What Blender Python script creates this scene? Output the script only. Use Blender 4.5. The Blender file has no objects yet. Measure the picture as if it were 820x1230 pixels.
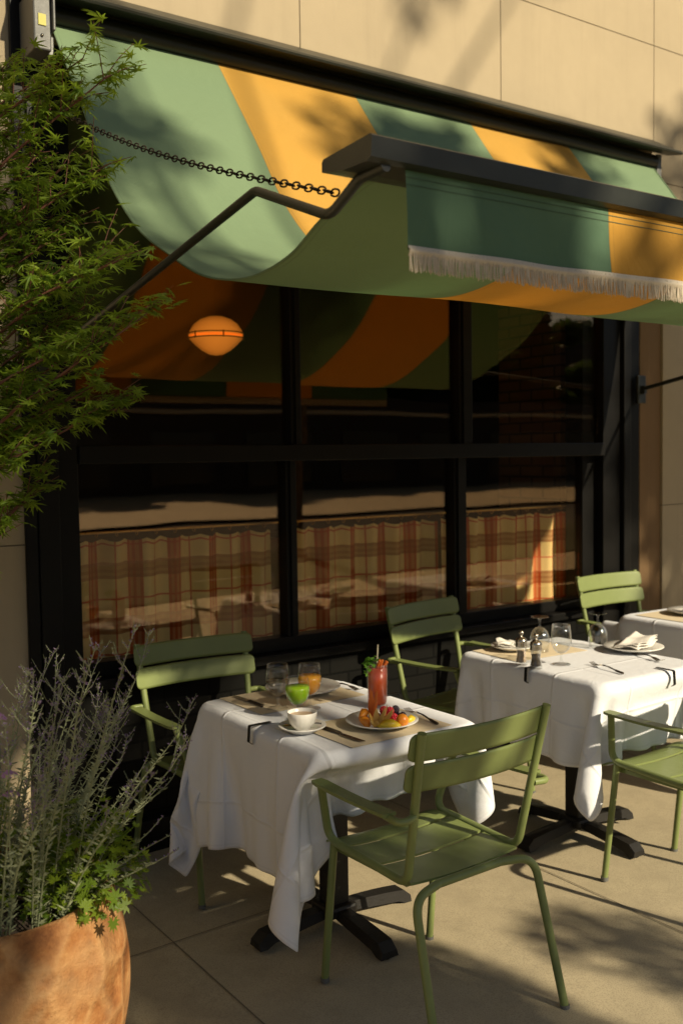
import bpy, bmesh, math, random
import numpy as np
from mathutils import Vector, Matrix, Euler
random.seed(7); rng = np.random.default_rng(7)
scene = bpy.context.scene
COL = scene.collection
PI = math.pi
R = math.radians

# ------------------------------------------------------------------ mesh helpers
class MB:
    """collects verts, faces, smooth flags and uvs; build() links ONE mesh object"""
    def __init__(s): s.v = []; s.f = []; s.sm = []; s.uv = {}; s.mi = []
    def add(s, vs, fs, smooth=False, M=None, uvs=None, mi=0):
        o = len(s.v)
        for p in vs:
            p = Vector(p)
            if M is not None: p = M @ p
            s.v.append((p.x, p.y, p.z))
        for k, f in enumerate(fs):
            if uvs is not None: s.uv[len(s.f)] = [uvs[i] for i in f]
            s.f.append(tuple(i + o for i in f)); s.sm.append(smooth); s.mi.append(mi)
        return s
    def box(s, a, b, M=None, c=0.0, mi=0):
        (x0, y0, z0), (x1, y1, z1) = a, b
        if c <= 0:
            vs = [(x0,y0,z0),(x1,y0,z0),(x1,y1,z0),(x0,y1,z0),(x0,y0,z1),(x1,y0,z1),(x1,y1,z1),(x0,y1,z1)]
            fs = [(0,3,2,1),(4,5,6,7),(0,1,5,4),(1,2,6,5),(2,3,7,6),(3,0,4,7)]
            return s.add(vs, fs, False, M, mi=mi)
        bm = bmesh.new()
        bmesh.ops.create_cube(bm, size=1.0)
        for v in bm.verts:
            v.co = Vector(((x0+x1)/2 + v.co.x*(x1-x0), (y0+y1)/2 + v.co.y*(y1-y0), (z0+z1)/2 + v.co.z*(z1-z0)))
        bmesh.ops.bevel(bm, geom=bm.edges[:], offset=c, segments=2, profile=0.5, affect='EDGES')
        bm.verts.index_update()
        s.add([v.co.copy() for v in bm.verts], [[v.index for v in f.verts] for f in bm.faces], False, M, mi=mi)
        bm.free(); return s
    def tube(s, path, r, n=12, caps=True, M=None, smooth=True):
        P = [Vector(p) for p in path]; m = len(P)
        rs = r if isinstance(r, (list, tuple)) else [r]*m
        vs = []; fs = []
        t = (P[1]-P[0]).normalized()
        a = Vector((0,0,1)) if abs(t.z) < .9 else Vector((1,0,0))
        nrm = t.cross(a).normalized()
        for i in range(m):
            t = (P[min(i+1,m-1)]-P[max(i-1,0)]).normalized()
            nrm = (nrm - t*nrm.dot(t)).normalized(); b = t.cross(nrm)
            for k in range(n):
                an = 2*PI*k/n
                vs.append(P[i] + (nrm*math.cos(an)+b*math.sin(an))*rs[i])
        for i in range(m-1):
            for k in range(n):
                k2 = (k+1) % n
                fs.append((i*n+k, i*n+k2, (i+1)*n+k2, (i+1)*n+k))
        s.add(vs, fs, smooth, M)
        if caps:
            s.add(vs[:n], [tuple(range(n))[::-1]], False, M); s.add(vs[-n:], [tuple(range(n))], False, M)
        return s
    def lathe(s, prof, n=32, c=(0,0,0), M=None, smooth=True, wob=None, caps=True):
        vs = []; fs = []; c = Vector(c); m = len(prof)
        for (r, z) in prof:
            for k in range(n):
                an = 2*PI*k/n; rr = r*(1+(wob(an, z) if wob else 0))
                vs.append(c+Vector((rr*math.cos(an), rr*math.sin(an), z)))
        for i in range(m-1):
            for k in range(n):
                k2 = (k+1) % n
                fs.append((i*n+k, i*n+k2, (i+1)*n+k2, (i+1)*n+k))
        s.add(vs, fs, smooth, M)
        if caps and prof[0][0] > 1e-5: s.add(vs[:n], [tuple(range(n))[::-1]], smooth, M)
        if caps and prof[-1][0] > 1e-5: s.add(vs[-n:], [tuple(range(n))], smooth, M)
        return s
    def prism(s, poly, x0, x1, M=None, smooth=False):
        """poly in (y,z) pushed along x"""
        n = len(poly)
        vs = [(x0, p[0], p[1]) for p in poly] + [(x1, p[0], p[1]) for p in poly]
        fs = [tuple(range(n))[::-1], tuple(range(n, 2*n))] + [(i, (i+1) % n, n+(i+1) % n, n+i) for i in range(n)]
        return s.add(vs, fs, smooth, M)
    def grid(s, fn, nu, nv, smooth=True, uv=None, M=None, mi=0):
        vs = []; uvs = []
        for i in range(nu+1):
            for j in range(nv+1):
                vs.append(fn(i/nu, j/nv)); uvs.append(uv(i/nu, j/nv) if uv else (i/nu, j/nv))
        fs = [(i*(nv+1)+j, (i+1)*(nv+1)+j, (i+1)*(nv+1)+j+1, i*(nv+1)+j+1) for i in range(nu) for j in range(nv)]
        return s.add(vs, fs, smooth, M, uvs, mi=mi)
    def ball(s, c, r, n=10, m=7, M=None, sq=(1,1,1)):
        vs = [(c[0], c[1], c[2]-r*sq[2])]; fs = []
        for i in range(1, m):
            th = PI*i/m
            for k in range(n):
                an = 2*PI*k/n
                vs.append((c[0]+r*sq[0]*math.sin(th)*math.cos(an), c[1]+r*sq[1]*math.sin(th)*math.sin(an), c[2]-r*sq[2]*math.cos(th)))
        vs.append((c[0], c[1], c[2]+r*sq[2])); L = len(vs)-1
        for k in range(n):
            k2 = (k+1) % n
            fs.append((0, 1+k2, 1+k)); fs.append((L, 1+(m-2)*n+k, 1+(m-2)*n+k2))
            for i in range(m-2):
                fs.append((1+i*n+k, 1+i*n+k2, 1+(i+1)*n+k2, 1+(i+1)*n+k))
        return s.add(vs, fs, True, M)
    def build(s, name, mat, parent=None, loc=None):
        me = bpy.data.meshes.new(name)
        me.from_pydata(s.v, [], s.f)
        me.polygons.foreach_set('use_smooth', s.sm)
        if s.uv:
            ul = me.uv_layers.new(name='UVMap')
            for pi, p in enumerate(me.polygons):
                u = s.uv.get(pi)
                if u:
                    for k, li in enumerate(p.loop_indices): ul.data[li].uv = u[k]
        mats = mat if isinstance(mat, (list, tuple)) else [mat]
        for m in mats: me.materials.append(m)
        if len(mats) > 1: me.polygons.foreach_set('material_index', s.mi)
        me.update()
        o = bpy.data.objects.new(name, me); COL.objects.link(o)
        if parent is not None: o.parent = parent
        if loc is not None: o.location = loc
        return o

def tag(o, label=None, cat=None, group=None, kind=None):
    if label: o['label'] = label
    if cat: o['category'] = cat
    if group: o['group'] = group
    if kind: o['kind'] = kind
    return o
def empty(name, loc=(0,0,0), rz=0, label=None, cat=None, group=None):
    o = bpy.data.objects.new(name, None); COL.objects.link(o)
    o.empty_display_size = .1; o.location = loc; o.rotation_euler = (0,0,rz)
    return tag(o, label, cat, group)
def kids(o): return [c for c in bpy.data.objects if c.parent == o]
def dup(o, loc=None, rz=None, label=None, group=None, parent=None, scale=None):
    c = o.copy(); COL.objects.link(c)
    if parent is not None: c.parent = parent
    if loc is not None: c.location = loc
    if rz is not None: c.rotation_euler = (0,0,rz)
    if scale is not None: c.scale = scale
    if label: c['label'] = label
    if group: c['group'] = group
    for k in kids(o): dup(k, parent=c)
    return c
def fillet(pts, rad, n=7):
    P = [Vector(p) for p in pts]; out = [P[0]]
    rads = rad if isinstance(rad, (list, tuple)) else [rad]*len(P)
    for i in range(1, len(P)-1):
        a = (P[i-1]-P[i]); b = (P[i+1]-P[i]); la, lb = a.length, b.length
        a.normalize(); b.normalize(); ang = a.angle(b)
        d = min(rads[i]/math.tan(ang/2), la*.49, lb*.49)
        p0 = P[i]+a*d; p1 = P[i]+b*d
        for k in range(n+1):
            t = k/n
            out.append(p0*(1-t)**2 + P[i]*2*t*(1-t) + p1*t*t)
    out.append(P[-1]); return out
def crom(pts, n=6):
    P = [Vector(p) for p in pts]; P = [2*P[0]-P[1]]+P+[2*P[-1]-P[-2]]; out = []
    for i in range(1, len(P)-2):
        for k in range(n):
            t = k/n; a, b, c, d = P[i-1], P[i], P[i+1], P[i+2]
            out.append(.5*((2*b)+(c-a)*t+(2*a-5*b+4*c-d)*t*t+(-a+3*b-3*c+d)*t**3))
    out.append(P[-2]); return out
def gz(x): return .02*(min(max(x, -6), 12)-1.9)     # the pavement climbs gently along the facade

# ------------------------------------------------------------------ material helpers
class NT:
    def __init__(s, name):
        s.m = bpy.data.materials.new(name); s.m.use_nodes = True
        s.t = s.m.node_tree; s.t.nodes.clear()
        s.out = s.t.nodes.new('ShaderNodeOutputMaterial')
    def n(s, typ, **kw):
        nd = s.t.nodes.new('ShaderNode'+typ)
        for k, v in kw.items():
            if k.startswith('i_'):
                key = k[2:]; nd.inputs[int(key) if key.isdigit() else key.replace('_', ' ')].default_value = v
            else: setattr(nd, k, v)
        return nd
    def l(s, a, b): s.t.links.new(a, b)
    def math(s, op, a, b=None, c=None):
        nd = s.n('Math', operation=op)
        for i, x in enumerate((a, b, c)):
            if x is None: continue
            if isinstance(x, (int, float)): nd.inputs[i].default_value = x
            else: s.l(x, nd.inputs[i])
        return nd.outputs[0]
    def mix(s, fac, a, b, blend='MIX'):
        nd = s.n('Mix', data_type='RGBA', blend_type=blend)
        for sock, x in ((nd.inputs[0], fac), (nd.inputs[6], a), (nd.inputs[7], b)):
            if isinstance(x, (int, float)): sock.default_value = x
            elif isinstance(x, (tuple, list)): sock.default_value = (*x[:3], 1)
            else: s.l(x, sock)
        return nd.outputs[2]
    def noise(s, scale, detail=3, rough=.55, vec=None, dist=0):
        nd = s.n('TexNoise'); nd.inputs['Scale'].default_value = scale; nd.inputs['Detail'].default_value = detail
        nd.inputs['Roughness'].default_value = rough; nd.inputs['Distortion'].default_value = dist
        if vec is not None: s.l(vec, nd.inputs['Vector'])
        return nd.outputs['Fac']
    def ramp(s, fac, stops, interp='LINEAR'):
        nd = s.n('ValToRGB'); cr = nd.color_ramp; cr.interpolation = interp
        while len(cr.elements) < len(stops): cr.elements.new(.5)
        for e, (p, c) in zip(cr.elements, stops):
            e.position = p; e.color = (*c, 1) if isinstance(c, (tuple, list)) else (c, c, c, 1)
        s.l(fac, nd.inputs[0]); return nd.outputs[0]
    def obj(s): return s.n('TexCoord').outputs['Object']
    def uvc(s): return s.n('TexCoord').outputs['UV']
    def bump(s, h, strength=.3, dist=.01):
        nd = s.n('Bump'); nd.inputs['Strength'].default_value = strength; nd.inputs['Distance'].default_value = dist
        s.l(h, nd.inputs['Height']); return nd.outputs[0]
    def pbsdf(s, col, rough=.5, metal=0, normal=None, spec=.5, **kw):
        b = s.n('BsdfPrincipled')
        if isinstance(col, (tuple, list)): b.inputs['Base Color'].default_value = (*col[:3], 1)
        else: s.l(col, b.inputs['Base Color'])
        if isinstance(rough, (int, float)): b.inputs['Roughness'].default_value = rough
        else: s.l(rough, b.inputs['Roughness'])
        b.inputs['Metallic'].default_value = metal; b.inputs['Specular IOR Level'].default_value = spec
        if normal is not None: s.l(normal, b.inputs['Normal'])
        for k, v in kw.items(): b.inputs[k.replace('_', ' ')].default_value = v
        return b.outputs[0]
    def done(s, sh): s.l(sh, s.out.inputs[0]); return s.m

def simple(name, col, rough=.5, metal=0, var=.12, vscale=6, bump=0, bscale=80, spec=.5, **kw):
    t = NT(name); o = t.obj()
    nz = t.noise(vscale, 4, .6, o)
    c = t.mix(nz, tuple(x*(1-var) for x in col), tuple(min(1, x*(1+var)) for x in col))
    rr = t.math('MULTIPLY_ADD', t.noise(vscale*3, 3, .6, o), .16, rough-.08)
    nm = t.bump(t.noise(bscale, 3, .6, o), bump, .004) if bump else None
    return t.done(t.pbsdf(c, rr, metal, nm, spec, **kw))

def fabric_mat(name, trans, ca, cb, x0, pitch, first):
    """awning cloth: stripes along object X, light passes through"""
    t = NT(name); o = t.obj()
    sx = t.n('SeparateXYZ'); t.l(o, sx.inputs[0])
    q_ = t.math('DIVIDE', t.math('SUBTRACT', sx.outputs[0], x0), pitch); k = t.math('FLOOR', q_)
    fr = t.math('FRACT', q_); seam = t.ramp(fr, [(0., 1.), (.004, .2), (.006, 0.), (.022, 0.), (.0235, .55), (.025, 0.), (1., 0.)])
    k = t.math('MINIMUM', t.math('MAXIMUM', k, 0), 4)
    par = t.math('MODULO', t.math('ADD', k, first), 2.0)
    c = t.mix(par, ca, cb)
    c = t.mix(t.math('MULTIPLY', t.noise(3, 4, .6, o), .25), c, tuple(v*.6 for v in ca))
    c = t.mix(t.math('MULTIPLY', seam, .35), c, (.02, .025, .015))
    w = t.n('TexWave', wave_type='BANDS', bands_direction='X'); w.inputs['Scale'].default_value = 260
    hh = t.math('ADD', t.math('MULTIPLY', t.noise(3.5, 4, .55, o, .8), 1.6), t.math('MULTIPLY', w.outputs['Fac'], .05))
    hh = t.math('ADD', hh, t.math('MULTIPLY', t.ramp(fr, [(0., 0.), (.002, .4), (.024, .4), (.027, 0.), (1., 0.)]), .5))
    nm = t.bump(hh, .45, .02)
    d = t.pbsdf(c, .75, 0, nm, .25)
    gm_ = t.n('Gamma'); t.l(c, gm_.inputs[0]); gm_.inputs[1].default_value = 1.8
    tr = t.n('BsdfTranslucent'); t.l(gm_.outputs[0], tr.inputs[0])
    mx = t.n('MixShader'); mx.inputs[0].default_value = trans
    t.l(d, mx.inputs[1]); t.l(tr.outputs[0], mx.inputs[2])
    return t.done(mx.outputs[0])

def leaf_mat(name, c1, c2, trans=.4, rough=.5):
    t = NT(name); g = t.n('NewGeometry')
    nz = t.noise(2.5, 2, .5, t.obj())
    c = t.mix(g.outputs['Random Per Island'], c1, c2)
    c = t.mix(t.math('MULTIPLY', nz, .5), c, tuple(x*.55 for x in c1))
    d = t.pbsdf(c, rough, 0, None, .35)
    tr = t.n('BsdfTranslucent'); t.l(t.mix(.35, c, tuple(min(1, x*2.2) for x in c2)), tr.inputs[0])
    mx = t.n('MixShader'); mx.inputs[0].default_value = trans
    t.l(d, mx.inputs[1]); t.l(tr.outputs[0], mx.inputs[2])
    return t.done(mx.outputs[0])

def thin_glass(name, tint, refl_lo, refl_hi, rough=0.0, wave=0.0, gcol=(1, 1, 1), power=4.0):
    t = NT(name)
    lw = t.n('LayerWeight'); lw.inputs['Blend'].default_value = .5
    fac = t.math('MULTIPLY_ADD', t.math('POWER', lw.outputs['Facing'], power), refl_hi-refl_lo, refl_lo)
    tp = t.n('BsdfTransparent'); tp.inputs[0].default_value = (*tint, 1)
    gl = t.n('BsdfGlossy'); gl.inputs['Roughness'].default_value = rough; gl.inputs[0].default_value = (*gcol, 1)
    if wave:
        mp = t.n('Mapping'); t.l(t.obj(), mp.inputs[0]); mp.inputs['Scale'].default_value = (1.6, 1, .7)
        t.l(t.bump(t.noise(1.5, 1, .4, mp.outputs[0]), wave, .02), gl.inputs['Normal'])
    mx = t.n('MixShader'); t.l(fac, mx.inputs[0]); t.l(tp.outputs[0], mx.inputs[1]); t.l(gl.outputs[0], mx.inputs[2])
    return t.done(mx.outputs[0])

def stone_mat(name, col):
    t = NT(name); o = t.obj()
    a = t.noise(1.1, 5, .65, o); b = t.noise(14, 4, .6, o); c3 = t.noise(160, 2, .6, o)
    c = t.mix(a, tuple(x*.82 for x in col), tuple(x*1.12 for x in col))
    c = t.mix(t.math('MULTIPLY', b, .35), c, tuple(x*.75 for x in col))
    mp = t.n('Mapping'); t.l(o, mp.inputs[0]); mp.inputs['Scale'].default_value = (9, 9, .6)
    st = t.ramp(t.noise(1, 4, .7, mp.outputs[0]), [(.5, 0.), (.75, 1.)])
    c = t.mix(t.math('MULTIPLY', st, .16), c, tuple(x*.5 for x in col))
    h = t.math('ADD', t.math('MULTIPLY', b, .5), t.math('MULTIPLY', c3, .3))
    return t.done(t.pbsdf(c, .85, 0, t.bump(h, .25, .006), .3))

def concrete_mat(name, col):
    t = NT(name); o = t.obj()
    a = t.noise(.8, 5, .6, o); b = t.noise(9, 5, .65, o); c3 = t.noise(220, 2, .5, o); d = t.noise(48, 4, .6, o)
    c = t.mix(a, tuple(x*.78 for x in col), tuple(x*1.12 for x in col))
    c = t.mix(t.math('MULTIPLY', t.ramp(b, [(.42, 0.), (.68, 1.)]), .35), c, tuple(x*.6 for x in col))
    c = t.mix(t.math('MULTIPLY', t.ramp(d, [(.66, 0.), (.74, 1.)]), .45), c, tuple(x*.45 for x in col))
    c = t.mix(t.math('MULTIPLY', t.ramp(c3, [(.38, 1.), (.5, 0.)]), .45), c, tuple(x*.5 for x in col))
    v = t.n('TexVoronoi'); t.l(o, v.inputs['Vector']); v.inputs['Scale'].default_value = 3.1; v.inputs['Randomness'].default_value = 1
    spot = t.ramp(v.outputs['Distance'], [(.028, 1.), (.045, 0.)])
    c = t.mix(t.math('MULTIPLY', spot, .8), c, (.03, .025, .02))
    wv = t.n('TexNoise'); t.l(o, wv.inputs['Vector']); wv.inputs['Scale'].default_value = 1.3; wv.inputs['Detail'].default_value = 6
    crack = t.ramp(t.math('ABSOLUTE', t.math('SUBTRACT', wv.outputs['Fac'], .5)), [(0., 1.), (.004, 0.)])
    c = t.mix(t.math('MULTIPLY', crack, .12), c, tuple(x*.4 for x in col))
    h = t.math('ADD', t.math('MULTIPLY', b, .6), t.math('MULTIPLY', c3, .25))
    return t.done(t.pbsdf(c, .82, 0, t.bump(h, .35, .006), .35))

def brick_mat(name, c1, c2, mortar, bw, bh, ms=.012, vertical='XZ'):
    t = NT(name); o = t.obj(); sx = t.n('SeparateXYZ'); t.l(o, sx.inputs[0])
    cb = t.n('CombineXYZ'); t.l(t.math('ADD', sx.outputs[0], sx.outputs[1]), cb.inputs[0]); t.l(sx.outputs[2], cb.inputs[1])
    b = t.n('TexBrick'); t.l(cb.outputs[0], b.inputs['Vector'])
    b.inputs['Color1'].default_value = (*c1, 1); b.inputs['Color2'].default_value = (*c2, 1); b.inputs['Mortar'].default_value = (*mortar, 1)
    b.inputs['Scale'].default_value = 1; b.inputs['Brick Width'].default_value = bw; b.inputs['Row Height'].default_value = bh
    b.inputs['Mortar Size'].default_value = ms; b.inputs['Mortar Smooth'].default_value = .2
    c = t.mix(t.math('MULTIPLY', t.noise(20, 3, .6, o), .4), b.outputs['Color'], tuple(x*.5 for x in c1))
    h = t.math('SUBTRACT', t.math('MULTIPLY', t.noise(60, 3, .6, o), .15), b.outputs['Fac'])
    return t.done(t.pbsdf(c, .6, 0, t.bump(h, .25, .006), .06))

def plaid_mat(name):
    t = NT(name); sx = t.n('SeparateXYZ'); t.l(t.uvc(), sx.inputs[0])
    cream = (.88, .71, .36); rust = (.50, .068, .014); red = (.58, .05, .02)
    def bands(coord, per):
        f = t.math('FRACT', t.math('DIVIDE', coord, per))
        broad = t.ramp(f, [(0., 1.), (.055, .75), (.11, 1.), (.17, .75), (.235, 1.), (.30, 0.), (1., 0.)], 'CONSTANT')
        thin = t.ramp(f, [(0., 0.), (.61, 1.), (.645, 0.), (1., 0.)], 'CONSTANT')
        return broad, thin
    bu, tu = bands(sx.outputs[0], .215); bv, tv = bands(sx.outputs[1], .24)
    c = t.mix(t.math('MULTIPLY', t.math('MAXIMUM', tu, tv), .8), cream, red)
    c = t.mix(t.math('MULTIPLY', bu, .92), c, rust)
    c2 = t.mix(.75, c, tuple(x*.55 for x in rust), 'MIX')
    c = t.mix(t.math('MULTIPLY', bv, .9), c, c2)
    d = t.pbsdf(c, .9, 0, None, .1)
    tr = t.n('BsdfTranslucent'); t.l(c, tr.inputs[0])
    mx = t.n('MixShader'); mx.inputs[0].default_value = .12
    t.l(d, mx.inputs[1]); t.l(tr.outputs[0], mx.inputs[2])
    return t.done(mx.outputs[0])

def linen_mat(name, col, weave=900):
    t = NT(name); o = t.obj()
    c = t.mix(t.noise(5, 3, .6, o), tuple(x*.96 for x in col), col)
    h = t.math('ADD', t.math('MULTIPLY', t.noise(26, 4, .6, o), .5), t.math('MULTIPLY', t.noise(weave, 1, .5, o), .12))
    d = t.pbsdf(c, .85, 0, t.bump(h, .22, .006), .15, Sheen_Weight=.1)
    tr = t.n('BsdfTranslucent'); t.l(c, tr.inputs[0])
    mx = t.n('MixShader'); mx.inputs[0].default_value = .12
    t.l(d, mx.inputs[1]); t.l(tr.outputs[0], mx.inputs[2])
    return t.done(mx.outputs[0])

def cloth_mat(name, col):
    t = NT(name); o = t.obj(); sx = t.n('SeparateXYZ'); t.l(t.uvc(), sx.inputs[0])
    def crease(c):
        f = t.math('ABSOLUTE', t.math('SUBTRACT', t.math('FRACT', t.math('MULTIPLY', c, 4.0)), .5))
        return t.math('SUBTRACT', 1, t.math('MINIMUM', t.math('MULTIPLY', f, 38.0), 1))
    cr = t.math('MAXIMUM', crease(sx.outputs[0]), crease(sx.outputs[1]))
    def edge(c): return t.math('MINIMUM', c, t.math('SUBTRACT', 1, c))
    ed = t.math('MINIMUM', edge(sx.outputs[0]), edge(sx.outputs[1]))
    hemline = t.ramp(ed, [(.010, 0.), (.0115, 1.), (.014, 0.)])
    c = t.mix(t.noise(5, 3, .6, o), tuple(x*.96 for x in col), col)
    c = t.mix(t.math('MULTIPLY', hemline, .18), c, tuple(x*.5 for x in col))
    h = t.math('ADD', t.math('MULTIPLY', t.noise(18, 5, .62, o, 1.2), .9), t.math('MULTIPLY', t.noise(900, 1, .5, o), .10))
    h = t.math('ADD', h, t.math('MULTIPLY', cr, 1.3))
    d = t.pbsdf(c, .8, 0, t.bump(h, .36, .008), .2, Sheen_Weight=.08)
    tr = t.n('BsdfTranslucent'); t.l(c, tr.inputs[0])
    mx = t.n('MixShader'); mx.inputs[0].default_value = .10
    t.l(d, mx.inputs[1]); t.l(tr.outputs[0], mx.inputs[2])
    return t.done(mx.outputs[0])

def terracotta_mat(name):
    t = NT(name); o = t.obj()
    mp = t.n('Mapping'); t.l(o, mp.inputs[0]); mp.inputs['Scale'].default_value = (1, 1, .85)
    nz = t.n('TexNoise'); nz.inputs['Scale'].default_value = 7; t.l(o, nz.inputs['Vector'])
    sc = t.n('VectorMath', operation='SCALE'); t.l(nz.outputs['Color'], sc.inputs[0]); sc.inputs['Scale'].default_value = .05
    dv = t.n('VectorMath', operation='ADD'); t.l(mp.outputs[0], dv.inputs[0]); t.l(sc.outputs[0], dv.inputs[1])
    def vor(feat):
        v = t.n('TexVoronoi', feature=feat); v.inputs['Scale'].default_value = 10.5
        if feat == 'SMOOTH_F1': v.inputs['Smoothness'].default_value = .25
        t.l(dv.outputs[0], v.inputs['Vector']); return v
    f1 = vor('SMOOTH_F1'); ed = vor('DISTANCE_TO_EDGE'); cell = vor('F1')
    a = t.noise(14, 8, .7, o); b = t.noise(4, 5, .65, o); g = t.noise(120, 3, .6, o)
    c = t.ramp(a, [(.34, (.14, .050, .013)), (.5, (.29, .118, .033)), (.66, (.42, .215, .075))])
    sv = t.n('SeparateColor'); t.l(cell.outputs['Color'], sv.inputs[0])
    c = t.mix(t.math('MULTIPLY', sv.outputs[0], .35), c, (.19, .068, .018))
    c = t.mix(t.math('MULTIPLY', t.ramp(b, [(.48, 0.), (.66, 1.)]), .45), c, (.46, .28, .13))
    c = t.mix(t.math('MULTIPLY', t.ramp(ed.outputs['Distance'], [(0., 1.), (.17, 0.)]), .28), c, (.50, .33, .15))
    h = t.math('ADD', t.math('MULTIPLY', f1.outputs['Distance'], 1.0), t.math('ADD', t.math('MULTIPLY', a, .2), t.math('MULTIPLY', g, .10)))
    return t.done(t.pbsdf(c, .72, 0, t.bump(h, 1.0, .045), .3))

M = {}
M['green'] = simple('sage_green_paint', (.178, .215, .07), .42, 0, .10, 14, .04, 400, .4)
M['cap'] = simple('grey_glide_plastic', (.12, .12, .11), .5)
M['black'] = simple('black_frame_paint', (.007, .0066, .006), .38, 0, .3, 4, .05, 200, .14)
M['iron'] = simple('black_cast_iron', (.014, .0125, .0105), .5, .0, .3, 10, .25, 160, .3)
M['awnmetal'] = simple('dark_green_black_metal', (.016, .018, .013), .38, 0, .2, 8, .05, 120, .5)
M['bracket'] = simple('grey_bracket_metal', (.12, .12, .11), .5, .3, .2, 14, .2, 200)
M['sticker'] = simple('yellow_sticker', (.55, .5, .06), .5)
M['chain'] = simple('dark_chain_steel', (.03, .022, .015), .45, .7, .3, 30)
GREEN = (.235, .335, .185); YELL = (.70, .375, .062)
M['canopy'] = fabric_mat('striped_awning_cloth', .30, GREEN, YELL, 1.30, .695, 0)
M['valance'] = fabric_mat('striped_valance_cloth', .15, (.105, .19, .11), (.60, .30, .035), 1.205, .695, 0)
M['fringe'] = linen_mat('cream_fringe_thread', (.66, .57, .44), 300)
M['thread'] = simple('seam_thread', (.05, .085, .05), .9)
M['stone'] = stone_mat('limestone_facade', (.41, .33, .21))
M['stone_b'] = stone_mat('brown_trim_stone', (.20, .12, .055))
M['concrete'] = concrete_mat('pavement_concrete', (.45, .375, .24))
M['joint'] = simple('pavement_joint', (.15, .12, .075), .9)
M['asphalt'] = simple('asphalt', (.045, .042, .04), .95, 0, .3, 3, .3, 120, .08)
M['verge'] = simple('added_verge_cover', (.022, .03, .010), .95, 0, .5, 9, .8, 40, .1)
M['plaza'] = concrete_mat('far_pavement', (.50, .40, .24))
M['brickdark'] = brick_mat('painted_dark_brick', (.006, .006, .005), (.009, .0085, .007), (.003, .003, .0025), .21, .075, .006)
M['brickin'] = brick_mat('inside_tan_brick', (.22, .12, .05), (.17, .09, .035), (.06, .04, .02), .20, .07, .008)
M['inwall'] = simple('dark_panelled_wall', (.016, .009, .006), .6)
M['infloor'] = simple('dark_wood_floor', (.035, .017, .009), .4)
M['wood'] = simple('brown_wood', (.09, .04, .015), .4, 0, .3, 12)
M['leather'] = simple('tan_leather', (.22, .11, .035), .45, 0, .25, 7, .1, 90)
M['brass'] = simple('brass', (.55, .34, .10), .3, .9, .1, 20)
M['pane'] = thin_glass('window_glass', (.99, .96, .90), .075, .6, .012, .08, (1, .74, .50))
M['glass'] = thin_glass('clear_drinking_glass', (.955, .96, .955), .045, .8, .06, 0, (1, 1, 1), 2.6)
M['plaid'] = plaid_mat('plaid_curtain_cloth')
M['linen'] = linen_mat('white_table_linen', (.80, .79, .77))
M['cloth'] = cloth_mat('white_table_linen_pressed', (.81, .825, .86))
M['napkin'] = linen_mat('white_napkin', (.80, .76, .69))
M['paper'] = simple('kraft_paper', (.68, .57, .39), .85, 0, .08, 30, .1, 300, .2)
M['china'] = simple('white_china', (.74, .72, .66), .22, 0, .02, 4, 0, 80, .5)
M['steel'] = simple('polished_steel', (.42, .38, .32), .22, .95, .1, 30)
M['darksteel'] = simple('dark_cutlery_steel', (.10, .08, .06), .3, .8, .1, 30)
M['wooddark'] = simple('dark_tabletop_wood', (.05, .03, .02), .5)
M['juice_o'] = simple('orange_juice', (.98, .42, .04), .25, 0, .05, 30, Subsurface_Weight=.3)
M['juice_g'] = simple('green_juice', (.32, .56, .015), .25, 0, .08, 30, Subsurface_Weight=.3)
M['tomato'] = simple('tomato_drink', (.50, .07, .012), .3, 0, .2, 60, Subsurface_Weight=.15)
M['coffee'] = simple('milky_coffee', (.52, .34, .18), .3, 0, .15, 60)
M['glass2'] = thin_glass('clear_tumbler_glass', (.98, .98, .98), .03, .5, .06, 0, (1, 1, 1), 4.0)
M['water'] = thin_glass('iced_water', (.55, .54, .50), .08, .8, .06)
M['melon'] = simple('orange_melon', (.80, .27, .02), .35, 0, .2, 60, .2, 120, Subsurface_Weight=.2)
M['pine'] = simple('yellow_pineapple', (.80, .55, .03), .35, 0, .2, 60, .25, 150, Subsurface_Weight=.2)
M['husk'] = leaf_mat('papery_husk', (.62, .34, .07), (.72, .50, .18), .4)
M['spike'] = leaf_mat('orange_petal', (.85, .26, .05), (.80, .20, .04), .35)
M['rasp'] = simple('raspberry_red', (.45, .015, .025), .3, 0, .3, 80, Subsurface_Weight=.2)
M['blackb'] = simple('blackberry', (.018, .008, .018), .25, 0, .3, 80)
M['celery'] = leaf_mat('celery_leaf', (.08, .22, .02), (.16, .34, .04), .4)
M['straw'] = simple('pale_straw', (.55, .50, .36), .5)
M['pepper'] = simple('peppercorns', (.035, .022, .014), .8, 0, .8, 250, .6, 250)
M['salt'] = simple('pink_salt', (.52, .38, .26), .8, 0, .3, 250, .5, 250)
M['terra'] = terracotta_mat('hammered_terracotta')
M['soil'] = simple('potting_soil', (.025, .015, .008), .95, 0, .5, 40, .8, 60)
M['bark'] = simple('red_brown_bark', (.13, .05, .03), .7, 0, .3, 18, .4, 70)
M['bark2'] = simple('grey_bark', (.10, .08, .06), .9, 0, .3, 8, .8, 30)
M['maple'] = leaf_mat('maple_leaf', (.080, .155, .012), (.25, .34, .03), .5)
M['treeleaf'] = leaf_mat('street_tree_leaf', (.035, .075, .012), (.08, .14, .025), .35)
M['sage'] = leaf_mat('silver_sage_leaf', (.24, .27, .15), (.34, .36, .21), .25, .7)
M['sageflower'] = leaf_mat('sage_flower', (.20, .14, .27), (.32, .23, .38), .3, .7)
M['geran'] = leaf_mat('geranium_leaf', (.075, .15, .014), (.24, .32, .022), .5)
M['pink'] = leaf_mat('mauve_petal', (.36, .18, .36), (.50, .30, .48), .35)
M['farwall'] = simple('dark_far_facade', (.035, .026, .02), .7)
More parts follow.
